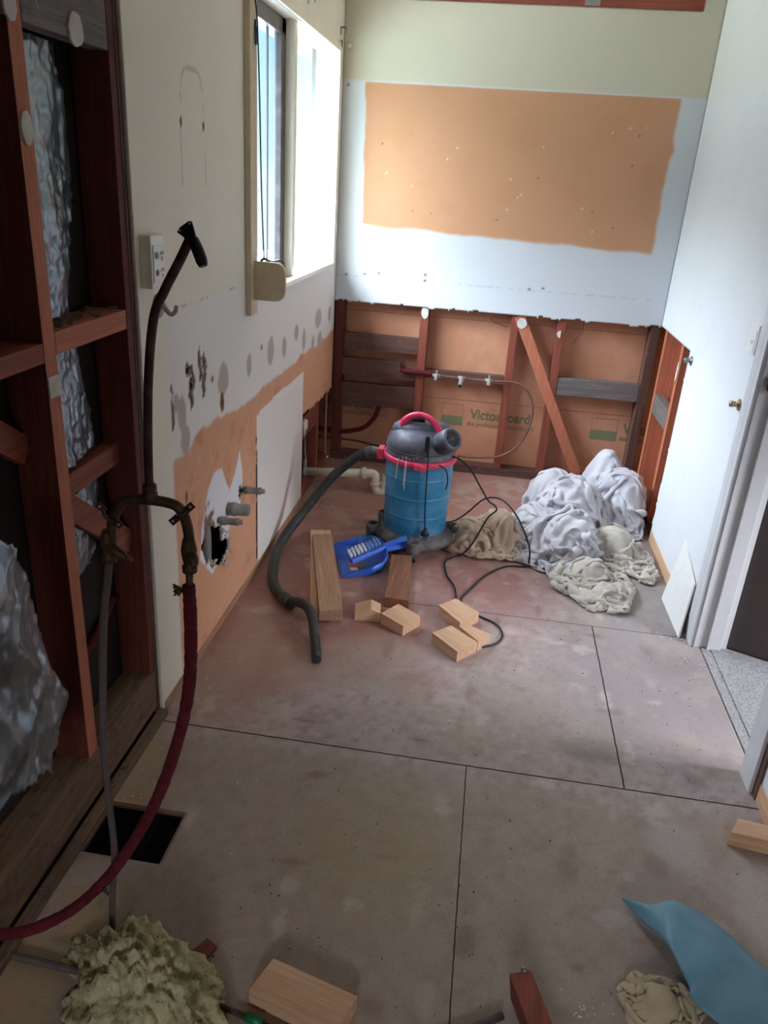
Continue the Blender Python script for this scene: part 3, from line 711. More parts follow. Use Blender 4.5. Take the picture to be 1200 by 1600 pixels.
hf = lambda y, z: .005 + .055 * sm(y, 1.32, 1.0) + .06 * (ridge(y, z, 4, 61) - .5) + .026 * (ridge(y, z * .6, 11, 62) - .5) + .005 * (ridge(y, z, 36, 63) - .5)
def hk(y, z):
    n = (vnoise(y, z, 18, 64) - .5) * .05
    right = np.interp(z, [.37, .43, .58, .745, .89, .99], [1.24, 1.285, 1.262, 1.222, 1.152, 1.05])
    low = np.interp(y, [.85, 1.0, 1.08, 1.17, 1.24, 1.30], [.45, .45, .43, .365, .40, .45])
    return (y < right + n * .4) & (z > low + n)
crumple('hanging_foil', (.80, 1.31), (.33, 1.0), 110, 140, hf, hk, 'foil', 'crumpled silver foil sheet sagging out at the left edge', 'foil', 2)
# red lagged pipe glimpsed through the bay
b = MB(); b.tube([(-.085, 1.50, .34), (-.09, 1.62, .37), (-.095, 1.78, .43)], .011, 10); tag(b.build('lagged_pipe', 'lag'), 'short red lagged pipe glimpsed deep in the open bay', 'pipe')

# ================================================================== PLUMBING
# loose shower pipework in the foreground
sp_ = empty('shower_pipework', (.35, 1.1, 1.05)); tag(sp_, 'loose brass shower pipework arch with a tall dark riser standing at left', 'pipework')
def pp(mb, name, mat, lab=None):
    o = mb.build(name, mat); o.parent = sp_; o.matrix_parent_inverse = Matrix.Translation(sp_.location).inverted()
    if lab: o['label'] = lab
    return o
b = MB(); b.tube([(.273, 1.1, .955), (.278, 1.1, 1.0), (.288, 1.1, 1.025), (.305, 1.1, 1.044), (.345, 1.1, 1.050), (.385, 1.1, 1.047), (.400, 1.1, 1.035), (.408, 1.1, 1.012), (.411, 1.1, .985)], .0088, 14)
pp(b, 'brass_arch', 'brass')
b = MB(); b.tube([(.347, 1.1, 1.058), (.348, 1.1, 1.12), (.355, 1.1, 1.24), (.369, 1.1, 1.34), (.389, 1.1, 1.385), (.412, 1.1, 1.425), (.430, 1.1, 1.458)], .0070, 14); pp(b, 'riser_pipe', 'copper_old', 'dark tarnished copper riser')
b = MB(); b.lathe([(.006, 1.045), (.0125, 1.05), (.0125, 1.062), (.0105, 1.064), (.0115, 1.066), (.0115, 1.076), (.0085, 1.079), (.007, 1.079)], (.347, 1.1, 0), (0, 0, 1), 16); pp(b, 'tee_nut', 'brass')
for (x, z, dx, dz) in ((.279, 1.018, .018, .012), (.4035, 1.036, .014, .014)):
    s = -1 if x < .3 else 1
    u = Vector((.72 * (1 if s > 0 else 1), 0, .69 * (1 if s > 0 else -1))); v = Vector((-u.z, 0, u.x))
    c = Vector((x, 1.092, z)); b = MB()
    for sg in (1, -1):
        a0 = c + u * sg * .009; a1 = c + u * sg * .027
        b.prism([a0 + v * .006, a1 + v * .006, a1 - v * .006, a0 - v * .006], (0, -.002, 0))
    b.tube([c + u * .012 + v * 0, c + Vector((0, -.010, 0)) + u * .006, c + Vector((0, -.011, 0)) - u * .006, c - u * .012], .003, 8)
    pp(b, 'pipe_clip', 'copper_old')
    for sg in (1, -1):
        b = MB(); b.lathe([(.001, 0), (.0022, 0), (.0022, .0008), (.001, .0008)], c + u * sg * .021 + Vector((0, -.0022, 0)), (0, -1, 0), 10); pp(b, 'screw_hole', 'daub')
b = MB(); b.lathe([(.009, .925), (.0135, .928), (.0135, .942), (.010, .944), (.0105, .95), (.0125, .955), (.0125, .972), (.010, .982), (.009, .985)], (.2675, 1.1, 0), (0, 0, 1), 16)
b.tube([(.270, 1.098, .958), (.285, 1.092, .952), (.296, 1.090, .948), (.304, 1.088, .944)], [.012, .010, .008, .005], 12); b.lathe([(.0045, 0), (.005, .002), (.005, .010), (.003, .012)], (.303, 1.088, .9445), (1, -.1, -.25), 10)
pp(b, 'tap_body', 'brass')
b = MB(); b.lathe([(.008, .925), (.0125, .927), (.0125, .938), (.0095, .940), (.0105, .945), (.0125, .955), (.0135, .968), (.011, .982), (.009, .990)], (.4095, 1.1, 0), (0, 0, 1), 16)
b.tube([(.411, 1.098, .962), (.420, 1.088, .956), (.425, 1.082, .950)], [.012, .010, .007], 12); pp(b, 'tap_body', 'brass')
b = MB(); b.tube([(.266, 1.1, .930), (.262, 1.1, .90), (.245, 1.1, .80), (.232, 1.1, .66), (.222, 1.1, .52), (.222, 1.1, .38), (.222, 1.10, .25), (.208, 1.098, .12), (.200, 1.096, .004)], .0068, 14); pp(b, 'supply_pipe', 'copper_grey', 'grey dusty supply pipe')
b = MB(); b.tube([(.409, 1.1, .93), (.407, 1.1, .89)], .0062, 12, smooth=False); pp(b, 'pipe_stub', 'brass')
path = [(.406, 1.1, .900), (.407, 1.1, .86), (.406, 1.1, .79), (.402, 1.1, .72), (.392, 1.1, .65), (.375, 1.1, .576), (.350, 1.098, .49), (.318, 1.09, .40), (.275, 1.07, .31), (.228, 1.045, .235), (.165, 1.01, .175), (.09, .975, .145), (.02, .95, .150), (-.004, .93, .18)]
P = catmull([Vector(p) for p in path], 9); rs = random.Random(3)
rad = [.0112 + rs.uniform(-.0007, .0007) for _ in P]
b = MB(); b.tube(P, rad, 16, smooth=False); pp(b, 'felt_lagging', 'lag', 'red felt lagging around the right supply pipe')
for q in (Vector((.397, 1.089, .896)), Vector((.228, 1.034, .226))):
    b = MB()
    for k in range(8): b.tube([q, (q[0] - rs.uniform(.004, .016) * (1 if q[0] > .3 else -1), q[1] - .004, q[2] + rs.uniform(-.012, .012))], [.004, .0015], 6)
    pp(b, 'frayed_felt', 'copper_old', 'brown frayed felt end')
b = MB(); c = Vector((.430, 1.1, 1.462)); b.prism([(.412, 1.1, 1.466), (.417, 1.1, 1.473), (.430, 1.1, 1.482), (.434, 1.1, 1.481), (.441, 1.1, 1.455), (.436, 1.1, 1.447), (.426, 1.1, 1.447), (.422, 1.1, 1.460)], (0, -.003, 0)); pp(b, 'mounting_plate', 'black')
for q in ((.4165, 1.0965, 1.4685), (.4315, 1.0965, 1.4785)):
    b = MB(); b.lathe([(.0005, 0), (.0016, 0), (.0016, .0006), (.0005, .0006)], q, (0, -1, 0), 10); pp(b, 'screw_hole', 'daub')
b = MB(); b.tube([(.436, 1.096, 1.458), (.443, 1.092, 1.446), (.450, 1.088, 1.432), (.4535, 1.086, 1.424)], [.0075, .0085, .0085, .006], 12); pp(b, 'shower_arm_socket', 'black', 'black stub socket with grey highlight')

# copper loop on the far wall
b = MB(); b.tube([(.415, 4.312, .572), (.50, 4.305, .570), (.56, 4.30, .570), (.66, 4.30, .563), (.80, 4.30, .560), (.93, 4.30, .562), (1.02, 4.30, .566), (1.085, 4.30, .550), (1.135, 4.30, .49), (1.158, 4.30, .41), (1.145, 4.30, .30), (1.10, 4.30, .20), (1.03, 4.30, .14), (.95, 4.30, .115), (.80, 4.30, .103), (.62, 4.30, .112), (.50, 4.305, .12)], .0062, 12)
lp = b.build('copper_pipe', 'copper_loop'); tag(lp, 'dusty copper pipe looping round the far wall framing with three tails', 'pipe')
b = MB(); b.tube([(.395, 4.318, .573), (.45, 4.308, .570), (.52, 4.303, .571), (.57, 4.30, .569)], .0135, 12); b.build('felt_lagging', 'lag', lp)
for x, k in ((.600, 0), (.742, 1), (.895, 0)):
    b = MB(); b.tube([(x - .022, 4.30, .5635), (x + .022, 4.30, .5625)], .0105, 12, smooth=False)
    if k: b.tube([(x, 4.30, .562), (x, 4.262, .556), (x - .004, 4.225, .535)], [.013, .013, .0125], 14); 
    else: b.tube([(x, 4.30, .565), (x, 4.285, .560), (x, 4.278, .540)], [.012, .011, .010], 12); b.tube([(x, 4.30, .56), (x, 4.30, .592)], .005, 10, smooth=False)
    o = b.build('pipe_tee', 'pvc_grey', lp); 
    if k:
        b = MB(); b.lathe([(.001, 0), (.0075, 0), (.0075, .001), (.001, .001)], (x - .0042, 4.2245, .5347), (-.1, -1, -.55), 14); b.build('pipe_mouth', 'black', o)
b = MB(); b.tube([(-.085, 4.33, .172), (.05, 4.34, .166), (.13, 4.345, .178), (.20, 4.35, .205), (.255, 4.36, .27), (.275, 4.37, .34), (.28, 4.375, .40)], .0135, 12)
tag(b.build('lagged_pipe', 'lag'), 'red lagged pipe curving up behind the brown nogs at the far left', 'pipe')
b = MB(); b.tube([(-.09, 4.33, .122), (.06, 4.335, .122), (.15, 4.34, .118), (.28, 4.33, .105), (.42, 4.325, .098), (.50, 4.31, .10)], .006, 10)
tag(b.build('copper_pipe', 'copper_old'), 'thin brown copper pipe low across the far left bay', 'pipe')
b = MB(); b.tube([(-.02, 4.26, .45), (-.02, 4.265, .2), (-.018, 4.27, .002)], .0085, 10); tag(b.build('copper_pipe', 'orange_z'), 'upright orange-brown pipe in the left corner opening', 'pipe')
b = MB(); b.tube([(-.045, 3.86, .30), (-.045, 3.865, .2), (-.04, 3.87, .135)], .003, 8); tag(b.build('thin_rod', 'daub'), 'thin pale rod hanging above the waste pipe in the left opening', 'rod')
# torn plasterboard scrap
b = MB(); rs = random.Random(2); b.prism([(-.004, 3.615, .415), (-.004, 3.66, .43), (-.002, 3.70, .41), (.0, 3.69, .37), (.004, 3.65, .38), (.002, 3.62, .35)], (.008, 0, 0)); 
tag(b.build('torn_board_scrap', 'gypsum'), 'torn white scrap of plasterboard clinging beside the white patch', 'scrap')
# white waste pipe and trap
wp = empty('waste_pipe', (.1, 3.87, 0)); tag(wp, 'white plastic waste pipe with elbow and trap near the vacuum cleaner', 'pipe')
def wpp(mb, n, mat='pvc'):
    o = mb.build(n, mat); o.parent = wp; o.matrix_parent_inverse = Matrix.Translation(wp.location).inverted()
b = MB(); b.tube([(-.10, 3.87, .064), (.275, 3.87, .094)], .0235, 20, smooth=False); wpp(b, 'pipe_run')
b = MB(); b.tube([(-.055, 3.87, .067), (-.035, 3.87, .069)], .027, 20, smooth=False); b.tube([(-.045, 3.87, .07), (-.045, 3.87, .135)], .011, 12, smooth=False); wpp(b, 'pipe_saddle', 'greyplastic')
b = MB(); b.tube([(.27, 3.87, .094), (.292, 3.87, .096)], .031, 20, smooth=False); b.tube([(.292, 3.87, .096), (.302, 3.87, .097)], .027, 20, smooth=False)
b.tube([(.30, 3.87, .097), (.325, 3.87, .098), (.342, 3.868, .092), (.350, 3.862, .078), (.351, 3.858, .05)], .0235, 20); wpp(b, 'elbow')
b = MB(); b.tube([(.351, 3.857, .056), (.352, 3.855, .036)], .030, 20, smooth=False); wpp(b, 'elbow_collar')
b = MB(); b.tube([(.353, 3.852, .040), (.356, 3.845, .022), (.368, 3.838, .012), (.386, 3.838, .012), (.400, 3.842, .026), (.406, 3.85, .055), (.410, 3.855, .105)], .0235, 20); wpp(b, 'trap_bend')
b = MB(); b.lathe([(.004, 0), (.019, 0), (.019, .001), (.004, .001)], (.4101, 3.8551, .1055), (.05, .1, 1), 18); wpp(b, 'pipe_mouth', 'label_grey')

# pipe stubs through the left wall
b = MB(); b.lathe([(.024, -.02), (.024, .02), (.026, .02), (.026, .032), (.022, .034), (.022, .078), (.020, .08), (.017, .078)], (0, 2.475, .425), (1, 0, .06), 24)
o = b.build('waste_stub', 'pvc_grey'); tag(o, 'fat grey waste pipe stub poking from the left wall', 'pipe stub')
for (y, z, lb) in ((2.37, .425, 'thin threaded grey pipe stub left of the fat waste stub'), (2.645, .435, 'thin threaded grey pipe stub nearest the white patch on the left wall')):
    b = MB(); b.lathe([(.010, -.03), (.010, .01), (.0155, .01), (.0155, .03), (.0125, .032), (.0125, .062), (.014, .064), (.014, .074), (.009, .076), (.009, .088), (.005, .089)], (0, y, z), (1, 0, .03), 18)
    tag(b.build('pipe_stub', 'pvc_grey'), lb, 'pipe stub')
b = MB(); b.tube([(-.045, 2.335, .46), (-.04, 2.335, .36), (-.045, 2.34, .20)], .026, 20, smooth=False); tag(b.build('waste_pipe', 'pvc_grey'), 'grey drain pipe seen inside the broken hole in the left wall', 'pipe')
b = MB(); b.tube([(-.02, 2.30, .42), (-.025, 2.285, .38), (-.03, 2.27, .33)], .006, 8); tag(b.build('lagged_pipe', 'lag'), 'thin red pipe inside the broken hole in the left wall', 'pipe')
b = MB(); rs = random.Random(12)
for i in range(34):
    a = rs.uniform(0, 2 * math.pi); y = 2.345 + math.cos(a) * .125 * rs.uniform(.75, 1); z = .335 - (y - 2.345) * .4 + math.sin(a) * .08 * rs.uniform(.75, 1.05)
    if z > .38: continue
    p = Vector((rs.uniform(-.004, .006), y, z)); q = [p + Vector((rs.uniform(0, .01), rs.uniform(-.014, .014), rs.uniform(-.014, .014))) for _ in range(4)]
    try: b.prism(q, (.004, 0, .002))
    except Exception: pass
tag(b.build('plaster_crumbs', 'gypsum'), 'white broken plaster crumbs around the hole below the pipe stubs', 'crumbs', kind='stuff')
# pipe in floor hole
b = MB(); b.tube([(.10, 1.22, -.17), (.125, 1.30, -.15), (.145, 1.345, -.13)], .03, 18, smooth=False); b.tube([(.155, 1.26, -.14), (.20, 1.33, -.13)], .022, 14, smooth=False)
tag(b.build('buried_pipe', 'reclaimed_y'), 'brown pipe end under the square hole in the floor', 'pipe')
# wall fittings
so = empty('power_outlet', (0, 1.91, 1.33)); tag(so, 'white vertical double power outlet on the left wall', 'power outlet')
b = MB(); b.box((0, 1.868, 1.268), (.030, 1.948, 1.395), .004); o = b.build('outlet_box', 'white'); o.parent = so; o.matrix_parent_inverse = Matrix.Translation(so.location).inverted()
b = MB(); b.box((.029, 1.876, 1.283), (.033, 1.942, 1.372), .002); o = b.build('face_plate', 'white'); o.parent = so; o.matrix_parent_inverse = Matrix.Translation(so.location).inverted()
b = MB()
for z in (1.345, 1.305):
    for (dy, dz, a) in ((.010, .006, .4), (.022, .006, -.4), (.016, -.008, 0)):
        c = Vector((.0335, 1.908 + dy, z + dz)); u = Vector((0, math.sin(a), math.cos(a))) * .0045; v = Vector((0, math.cos(a), -math.sin(a))) * .0013
        b.prism([c - u - v, c + u - v, c + u + v, c - u + v], (.0006, 0, 0))
o = b.build('socket_slot', 'slot'); o.parent = so; o.matrix_parent_inverse = Matrix.Translation(so.location).inverted()
for z in (1.347, 1.306):
    b = MB(); b.lathe([(.001, 0), (.0075, 0), (.0075, .0025), (.006, .004), (.001, .004)], (.033, 1.892, z), (1, 0, 0), 16)
    o = b.build('switch_knob', 'greyplastic'); o.parent = so; o.matrix_parent_inverse = Matrix.Translation(so.location).inverted()
b = MB(); b.lathe([(.001, 0), (.031, 0), (.031, .006), (.026, .010), (.001, .011)], (.0, 1.958, 1.215), (1, 0, 0), 28)
b.tube([(.010, 1.962, 1.222), (.022, 1.962, 1.205), (.034, 1.962, 1.195), (.046, 1.962, 1.203), (.050, 1.962, 1.218)], [.008, .007, .006, .006, .005], 10)
tag(b.build('wall_hook', 'greyplastic'), 'round grey wall hook below the power outlet', 'hook')
so2 = empty('power_outlet', (W, 2.81, 1.13)); tag(so2, 'white power outlet on the right wall next to the doorway', 'power outlet')
b = MB(); b.box((W - .010, 2.765, 1.085), (W, 2.850, 1.185), .003); o = b.build('face_plate', 'white'); o.parent = so2; o.matrix_parent_inverse = Matrix.Translation(so2.location).inverted()
b = MB()
for dy in (-.008, .008): b.box((W - .0106, 2.806 + dy - .0013, 1.118), (W - .010, 2.806 + dy + .0013, 1.130))
b.box((W - .0106, 2.775, 1.092), (W - .010, 2.777, 1.165))
o = b.build('socket_slot', 'slot'); o.parent = so2; o.matrix_parent_inverse = Matrix.Translation(so2.location).inverted()
for (y, z, lb, mt) in ((3.565, .905, 'silver tap tail screwed in beside the right wall opening', 'steel'), (2.805, .905, 'brass tap tail on the right wall below the outlet', 'brass2')):
    b = MB(); b.lathe([(.001, .0), (.020, .0), (.021, .004), (.010, .007), (.009, .020), (.0115, .021), (.0115, .032), (.008, .034), (.004, .034)], (W, y, z), (-1, 0, 0), 20)
    tag(b.build('tap_tail', mt), lb, 'tap fitting')
# leaning white offcut
b = MB(); b.prism([(1.712, 3.014, .001), (1.718, 2.700, .001), (1.752, 2.775, .200), (1.757, 3.03, .270)], (.006, 0, 0)); tag(b.build('board_offcut', 'white'), 'white board offcut leaning against the right wall by the doorway', 'board')

# ================================================================== VACUUM CLEANER
VX, VY = .622, 3.27
v = empty('vacuum_cleaner', (VX, VY, 0)); tag(v, 'blue drum workshop vacuum cleaner with charcoal head and pink handle', 'vacuum cleaner')
def vp(mb, n, mat, parent=None, lab=None):
    o = mb.build(n, mat); o.parent = parent or v
    if parent is None: pass
    if lab: o['label'] = lab
    return o
prof = [(.120, .085), (.138, .086), (.141, .095)]
for zr in (.18, .27, .36): prof += [(.142 + (zr - .09) * .03, zr - .03), (.142 + (zr - .09) * .03, zr - .009), (.142 + (zr - .09) * .03, zr - .007), (.1446 + (zr - .09) * .03, zr - .003), (.1446 + (zr - .09) * .03, zr + .001), (.142 + (zr - .09) * .03, zr + .005), (.142 + (zr - .09) * .03, zr + .008), (.1422 + (zr - .09) * .03, zr + .03)]
prof += [(.151, .42), (.153, .435)]
vp(MB().lathe(prof, seg=64), 'drum', 'vac_blue')
vp(MB().lathe([(.150, .424), (.160, .425), (.164, .432), (.164, .445), (.160, .452), (.150, .453)], seg=64), 'rim_band', 'vac_pink')
hp = [(.156, .450), (.155, .462), (.150, .475), (.152, .482), (.154, .492), (.151, .512), (.143, .530), (.125, .550), (.095, .566), (.05, .574), (.004, .576)]
vp(MB().lathe(hp, seg=64), 'motor_head', 'vac_grey')
b = MB(); pts = []
b.lathe([(.115, .0), (.118, .03), (.110, .05), (.085, .068), (.05, .075), (.002, .077)], (0.0, .0, .522), (0, 0, 1), 40, True, (1.15, .62)); vp(b, 'head_crown', 'vac_grey')
vp(MB().lathe([(.153, .0), (.1565, .003), (.153, .006)], (0, 0, .478), seg=64, cap=False), 'head_seam', 'vac_base')
b = MB(); b.tube([(-.085, -.03, .578), (-.070, -.035, .605), (-.035, -.04, .628), (.005, -.045, .630), (.045, -.05, .612), (.070, -.055, .585), (.088, -.06, .558)], [.022, .020, .018, .018, .019, .021, .023], 14, flat=.7); hd = vp(b, 'handle', 'vac_pink')
b = MB(); b.tube([(-.066, -.015, .590), (-.03, -.018, .604), (.01, -.022, .606)], [.012, .014, .012], 12, flat=.5); vp(b, 'handle_recess', 'black')
ed = Vector((.62, -.55, .56)).normalized(); eo = Vector((.068, -.075, .505))
b = MB(); b.lathe([(.040, 0), (.046, .02), (.046, .045), (.050, .047), (.051, .105), (.048, .118), (.042, .121), (.034, .119)], eo, ed, 36); ex = vp(b, 'exhaust_port', 'vac_grey', lab='grey exhaust port angled up to the right')
u = ed.orthogonal().normalized(); w2 = ed.cross(u); b = MB(); o_ = eo + ed * .1205
for k in range(10):
    a = k / 10 * 2 * math.pi; d1 = math.cos(a) * u + math.sin(a) * w2; d2 = ed.cross(d1)
    b.prism([o_ + d1 * .010 - d2 * .0018, o_ + d1 * .034 - d2 * .0085, o_ + d1 * .036, o_ + d1 * .034 + d2 * .0085, o_ + d1 * .010 + d2 * .0018], ed * .0012)
vp(b, 'exhaust_grille', 'black', ex)
# latch, ties, hose port, cord clip
b = MB(); b.box((-.012, -.176, .424), (.028, -.160, .448), .004); b.box((.016, -.180, .421), (.040, -.160, .444), .004); vp(b, 'latch', 'vac_pink')
b = MB(); b.box((-.162, -.03, .405), (-.190, .035, .455), .006); b.tube([(-.150, .0, .425), (-.196, .0, .425)], .026, 20, smooth=False); vp(b, 'hose_port', 'vac_pink')
b = MB()
for x0, zb in ((-.085, .365), (-.045, .325), (-.050, .345)):
    y = -math.sqrt(.166 ** 2 - x0 ** 2); b.tube([(x0, y, .455), (x0, y - .004, .43), (x0 - .003, y - .002, zb)], .0016, 6)
for k in range(7): b.tube([(-.08 + k * .016, -.15 + k * .0 - .01 * abs(3 - k) * -.4, .452), (-.08 + k * .016, -.156, .466 + (k % 3) * .004)], .0014, 5)
vp(b, 'wire_ties', 'daub')
b = MB(); b.box((.028, -.168, .510), (.047, -.150, .575), .003); b.prism([(.034, -.168, .510), (.047, -.168, .510), (.047, -.168, .47)], (0, .01, 0)); vp(b, 'cord_clip', 'black')
b = MB(); b.tube([(.046, -.166, .50), (.048, -.172, .44), (.050, -.170, .33), (.054, -.164, .22), (.060, -.158, .15)], .0032, 8); vp(b, 'hanging_cord', 'cord')
b = MB(); b.lathe([(.005, 0), (.008, -.012), (.014, -.020), (.016, -.036), (.012, -.040)], (.061, -.160, .155), (0, 0, 1), 12, True, (1.2, .8))
b.box((.054, -.166, .100), (.058, -.160, .118)); b.box((.064, -.166, .100), (.068, -.160, .118)); vp(b, 'plug', 'black')
b = MB(); b.tube([(.095, -.135, .445), (.118, -.128, .43), (.132, -.115, .40), (.136, -.11, .36), (.132, -.112, .33)], .003, 8); vp(b, 'drum_cable', 'cord')
# dolly with caster lobes
b = MB(); b.lathe([(.10, .035), (.168, .035), (.182, .045), (.185, .062), (.176, .078), (.160, .088), (.146, .094), (.10, .094)], seg=56)
dl = vp(b, 'dolly_base', 'vac_base')
for a in (-1.48, 3.33, .25, 1.55, 2.5):
    c = Vector((math.cos(a) * .190, math.sin(a) * .190, 0)); b = MB(); b.lathe([(.012, .030), (.030, .034), (.033, .060), (.034, .085), (.031, .094), (.024, .096), (.023, .080)], c, (0, 0, 1), 24)
    cs = vp(b, 'caster_housing', 'vac_base', dl); tn = Vector((-math.sin(a), math.cos(a), 0))
    b = MB(); b.lathe([(.004, -.014), (.020, -.014), (.0225, -.010), (.0225, .010), (.020, .014), (.004, .014)], c + Vector((math.cos(a) * .012, math.sin(a) * .012, .0228)), tn, 22); vp(b, 'caster_wheel', 'black', cs)
# hose
hpth = [(.436, 3.27, .425), (.40, 3.27, .428), (.345, 3.27, .405), (.29, 3.265, .355), (.235, 3.25, .30), (.185, 3.235, .235), (.140, 3.20, .170), (.095, 3.15, .105), (.060, 3.07, .055), (.050, 2.96, .026), (.075, 2.82, .024), (.112, 2.69, .023), (.165, 2.60, .023), (.205, 2.56, .024)]
he = empty('vacuum_hose', (.436, 3.27, .425)); tag(he, 'long dark vacuum hose drooping from the drum onto the floor', 'hose')
def hh(mb, n, mat):
    o = mb.build(n, mat); o.parent = he; o.matrix_parent_inverse = Matrix.Translation(he.location).inverted()
Pp = catmull([Vector(p) for p in hpth], 22)
b = MB(); b.tube(Pp, [.0205 + (.0012 if k % 2 else 0) for k in range(len(Pp))], 18, smooth=False); hh(b, 'hose_body', 'hose')
b = MB(); b.tube([(.446, 3.27, .423), (.40, 3.27, .428)], .026, 20, smooth=False); b.tube([(.405, 3.27, .428), (.375, 3.27, .420)], [.028, .024], 20, smooth=False); hh(b, 'hose_cuff', 'vac_base')
b = MB(); b.tube([(.185, 2.575, .026), (.225, 2.535, .028)], .027, 18, smooth=False); hh(b, 'hose_joint', 'hose')
b = MB(); b.tube([(.215, 2.545, .026), (.255, 2.515, .052), (.300, 2.475, .064), (.335, 2.42, .054), (.360, 2.35, .032), (.385, 2.27, .020), (.402, 2.205, .018)], [.021, .0195, .019, .0185, .018, .0175, .017], 18); hh(b, 'wand_bend', 'hose')

# ================================================================== DUSTPAN, BRUSH
dz = empty('dustpan', (.335, 3.0, 0), math.radians(19)); tag(dz, 'blue plastic dustpan lying beside the vacuum cleaner', 'dustpan')
b = MB()   # local x = depth to the handle, y = width
out = [(-.02, -.175), (-.02, .175), (.12, .17), (.20, .13), (.235, .06), (.238, 0), (.235, -.06), (.20, -.13), (.12, -.17)]
out = [(-.02, -.165), (-.02, .165), (.13, .160), (.195, .135), (.228, .09), (.240, .035), (.240, -.035), (.228, -.09), (.195, -.135), (.13, -.160)]
out = [(x * .82 if x > 0 else x, y) for x, y in out]
hz = [.006, .006, .045, .058, .062, .064, .064, .062, .058, .045]
def panring(k, zf, lift=0): return [b.b.verts.new((x * (1 if x < 0 else 1) * k if x > 0 else x, y * k, zf(i))) for i, (x, y) in enumerate(out)]
lo = panring(.93, lambda i: .002); hi = panring(1.0, lambda i: hz[i]); hi2 = panring(.965, lambda i: hz[i] - .0005); li_ = panring(.905, lambda i: .0055)
b.b.faces.new(lo[::-1]); b.b.faces.new(li_); n = len(out)
for i in range(n):
    j = (i + 1) % n
    for A, B in ((lo, hi), (hi, hi2), (hi2, li_)): 
        f = b.b.faces.new((A[i], A[j], B[j], B[i])); f.smooth = i > 1 and i < n - 1
b.build('pan_body', 'pan', dz)
b = MB(); b.tube([(.186, .0, .058), (.24, .0, .064), (.285, .004, .070), (.330, .010, .076)], [.022, .017, .017, .024], 14, flat=.45); b.build('pan_handle', 'pan', dz)
b = MB()
for k in range(3): b.box((-.012, -.14, .0055), (-.009, .14, .0075)) if k == 0 else b.box((-.012 + k * .012, -.14, .0055), (-.009 + k * .012, .14, .0075))
b.build('lip_ribs', 'pan', dz)
b = MB(); b.box((.02, -.11, .006), (.095, -.02, .0072)); ls = b.build('price_sticker', 'label_grey', dz)
b = MB(); b.box((.030, -.072, .0072), (.055, -.028, .0078)); b.build('sticker_red_panel', 'label_red', ls)
b = MB(); b.box((.026, -.106, .0072), (.056, -.080, .0078)); b.build('sticker_white_panel', 'daub', ls)
bs = empty('hand_brush', (.392, 2.945, .028), math.radians(46)); tag(bs, 'blue hand brush with pale bristles lying inside the dustpan', 'brush')
b = MB(); b.hexa([(-.01, -.019, .0), (.17, -.019, .026), (.17, .010, .026), (-.01, .010, .0)], [(-.012, -.014, .018), (.17, -.014, .042), (.17, .008, .042), (-.012, .008, .018)], .004); b.build('brush_block', 'pan', bs)
b = MB(); b.tube([(.165, -.002, .036), (.20, -.018, .052), (.235, -.036, .066), (.258, -.048, .074)], [.014, .011, .012, .015], 12, flat=.5); b.build('brush_handle', 'pan', bs)
rs = random.Random(6)
for k in range(9):
    b = MB()
    for q in range(9):
        x = .004 + k * .019 + rs.uniform(-.004, .004); z = .006 + x * .14 + rs.uniform(0, .013)
        b.tube([(x, .010, z + .008), (x - .004 + rs.uniform(-.003, .003), .038, z + .030 + rs.uniform(-.003, .003))], .0027, 5, smooth=False)
    b.build('bristle_tuft', 'bristle' if k < 5 else 'bristle_blue', bs)

# ================================================================== TIMBER OFFCUTS
def piece(name, bot, h, mat, label, cat='timber', group=None, z=0.0, bev=.0015):
    c = Vector((sum(p[0] for p in bot) / 4, sum(p[1] for p in bot) / 4, z))
    an = math.atan2(bot[1][1] - bot[0][1], bot[1][0] - bot[0][0]); rm = Matrix.Rotation(-an, 3, 'Z')
    q = [rm @ (Vector((p[0], p[1], z)) - c) for p in bot]
    b = MB(); b.hexa(q, [p + Vector((0, 0, h)) for p in q], bev); o = b.build(name, mat, loc=c, rot=(0, 0, an)); tag(o, label, cat, group); return o
GP = 'pine block offcuts on the floor'
piece('timber_offcut', [(.311, 2.490), (.400, 2.500), (.229, 3.262), (.137, 3.240)], .020, 'pine_y', 'flat pale board lying under the long plank', 'plank')
piece('timber_plank', [(.354, 2.453), (.439, 2.476), (.262, 3.130), (.178, 3.098)], .045, 'oldpine_y', 'long brown plank lying beside the dustpan', 'plank', z=.0205)
piece('timber_offcut', [(.574, 2.65), (.672, 2.645), (.640, 3.045), (.550, 3.035)], .045, 'reclaimed_y', 'dark reclaimed board between dustpan and pine blocks', 'plank')
piece('pine_block', [(.578, 2.524), (.672, 2.454), (.728, 2.540), (.634, 2.612)], .045, 'pine_x', 'pine block in front of the dark reclaimed board end', 'block', GP)
b = MB(); b.prism([(0, 0, 0), (.098, .012, 0), (.098, .012, .036), (.06, .008, .052), (0, 0, .03)], (-.01, .075, 0)); o = b.build('pine_block', 'pine_x', loc=(.478, 2.522, .0005)); tag(o, 'wedge-topped pine offcut beside the long plank end', 'block', GP)
piece('pine_block', [(.790, 2.640), (.878, 2.532), (.948, 2.624), (.853, 2.712)], .045, 'pine_x', 'rearmost pine block of the three touching ones', 'block', GP)
piece('pine_block', [(.781, 2.434), (.880, 2.330), (.948, 2.411), (.848, 2.502)], .045, 'pine_x', 'nearest grainy pine block of the three touching ones', 'block', GP)
piece('pine_block', [(.880, 2.500), (.950, 2.415), (.992, 2.478), (.893, 2.530)], .045, 'pine_x', 'half-hidden pine block with a dark side between two others', 'block', GP)
piece('pine_block', [(1.634, 1.651), (1.760, 1.635), (1.762, 1.695), (1.668, 1.708)], .045, 'pine_x', 'pine block on the floor at the right edge near the door trim', 'block', GP)
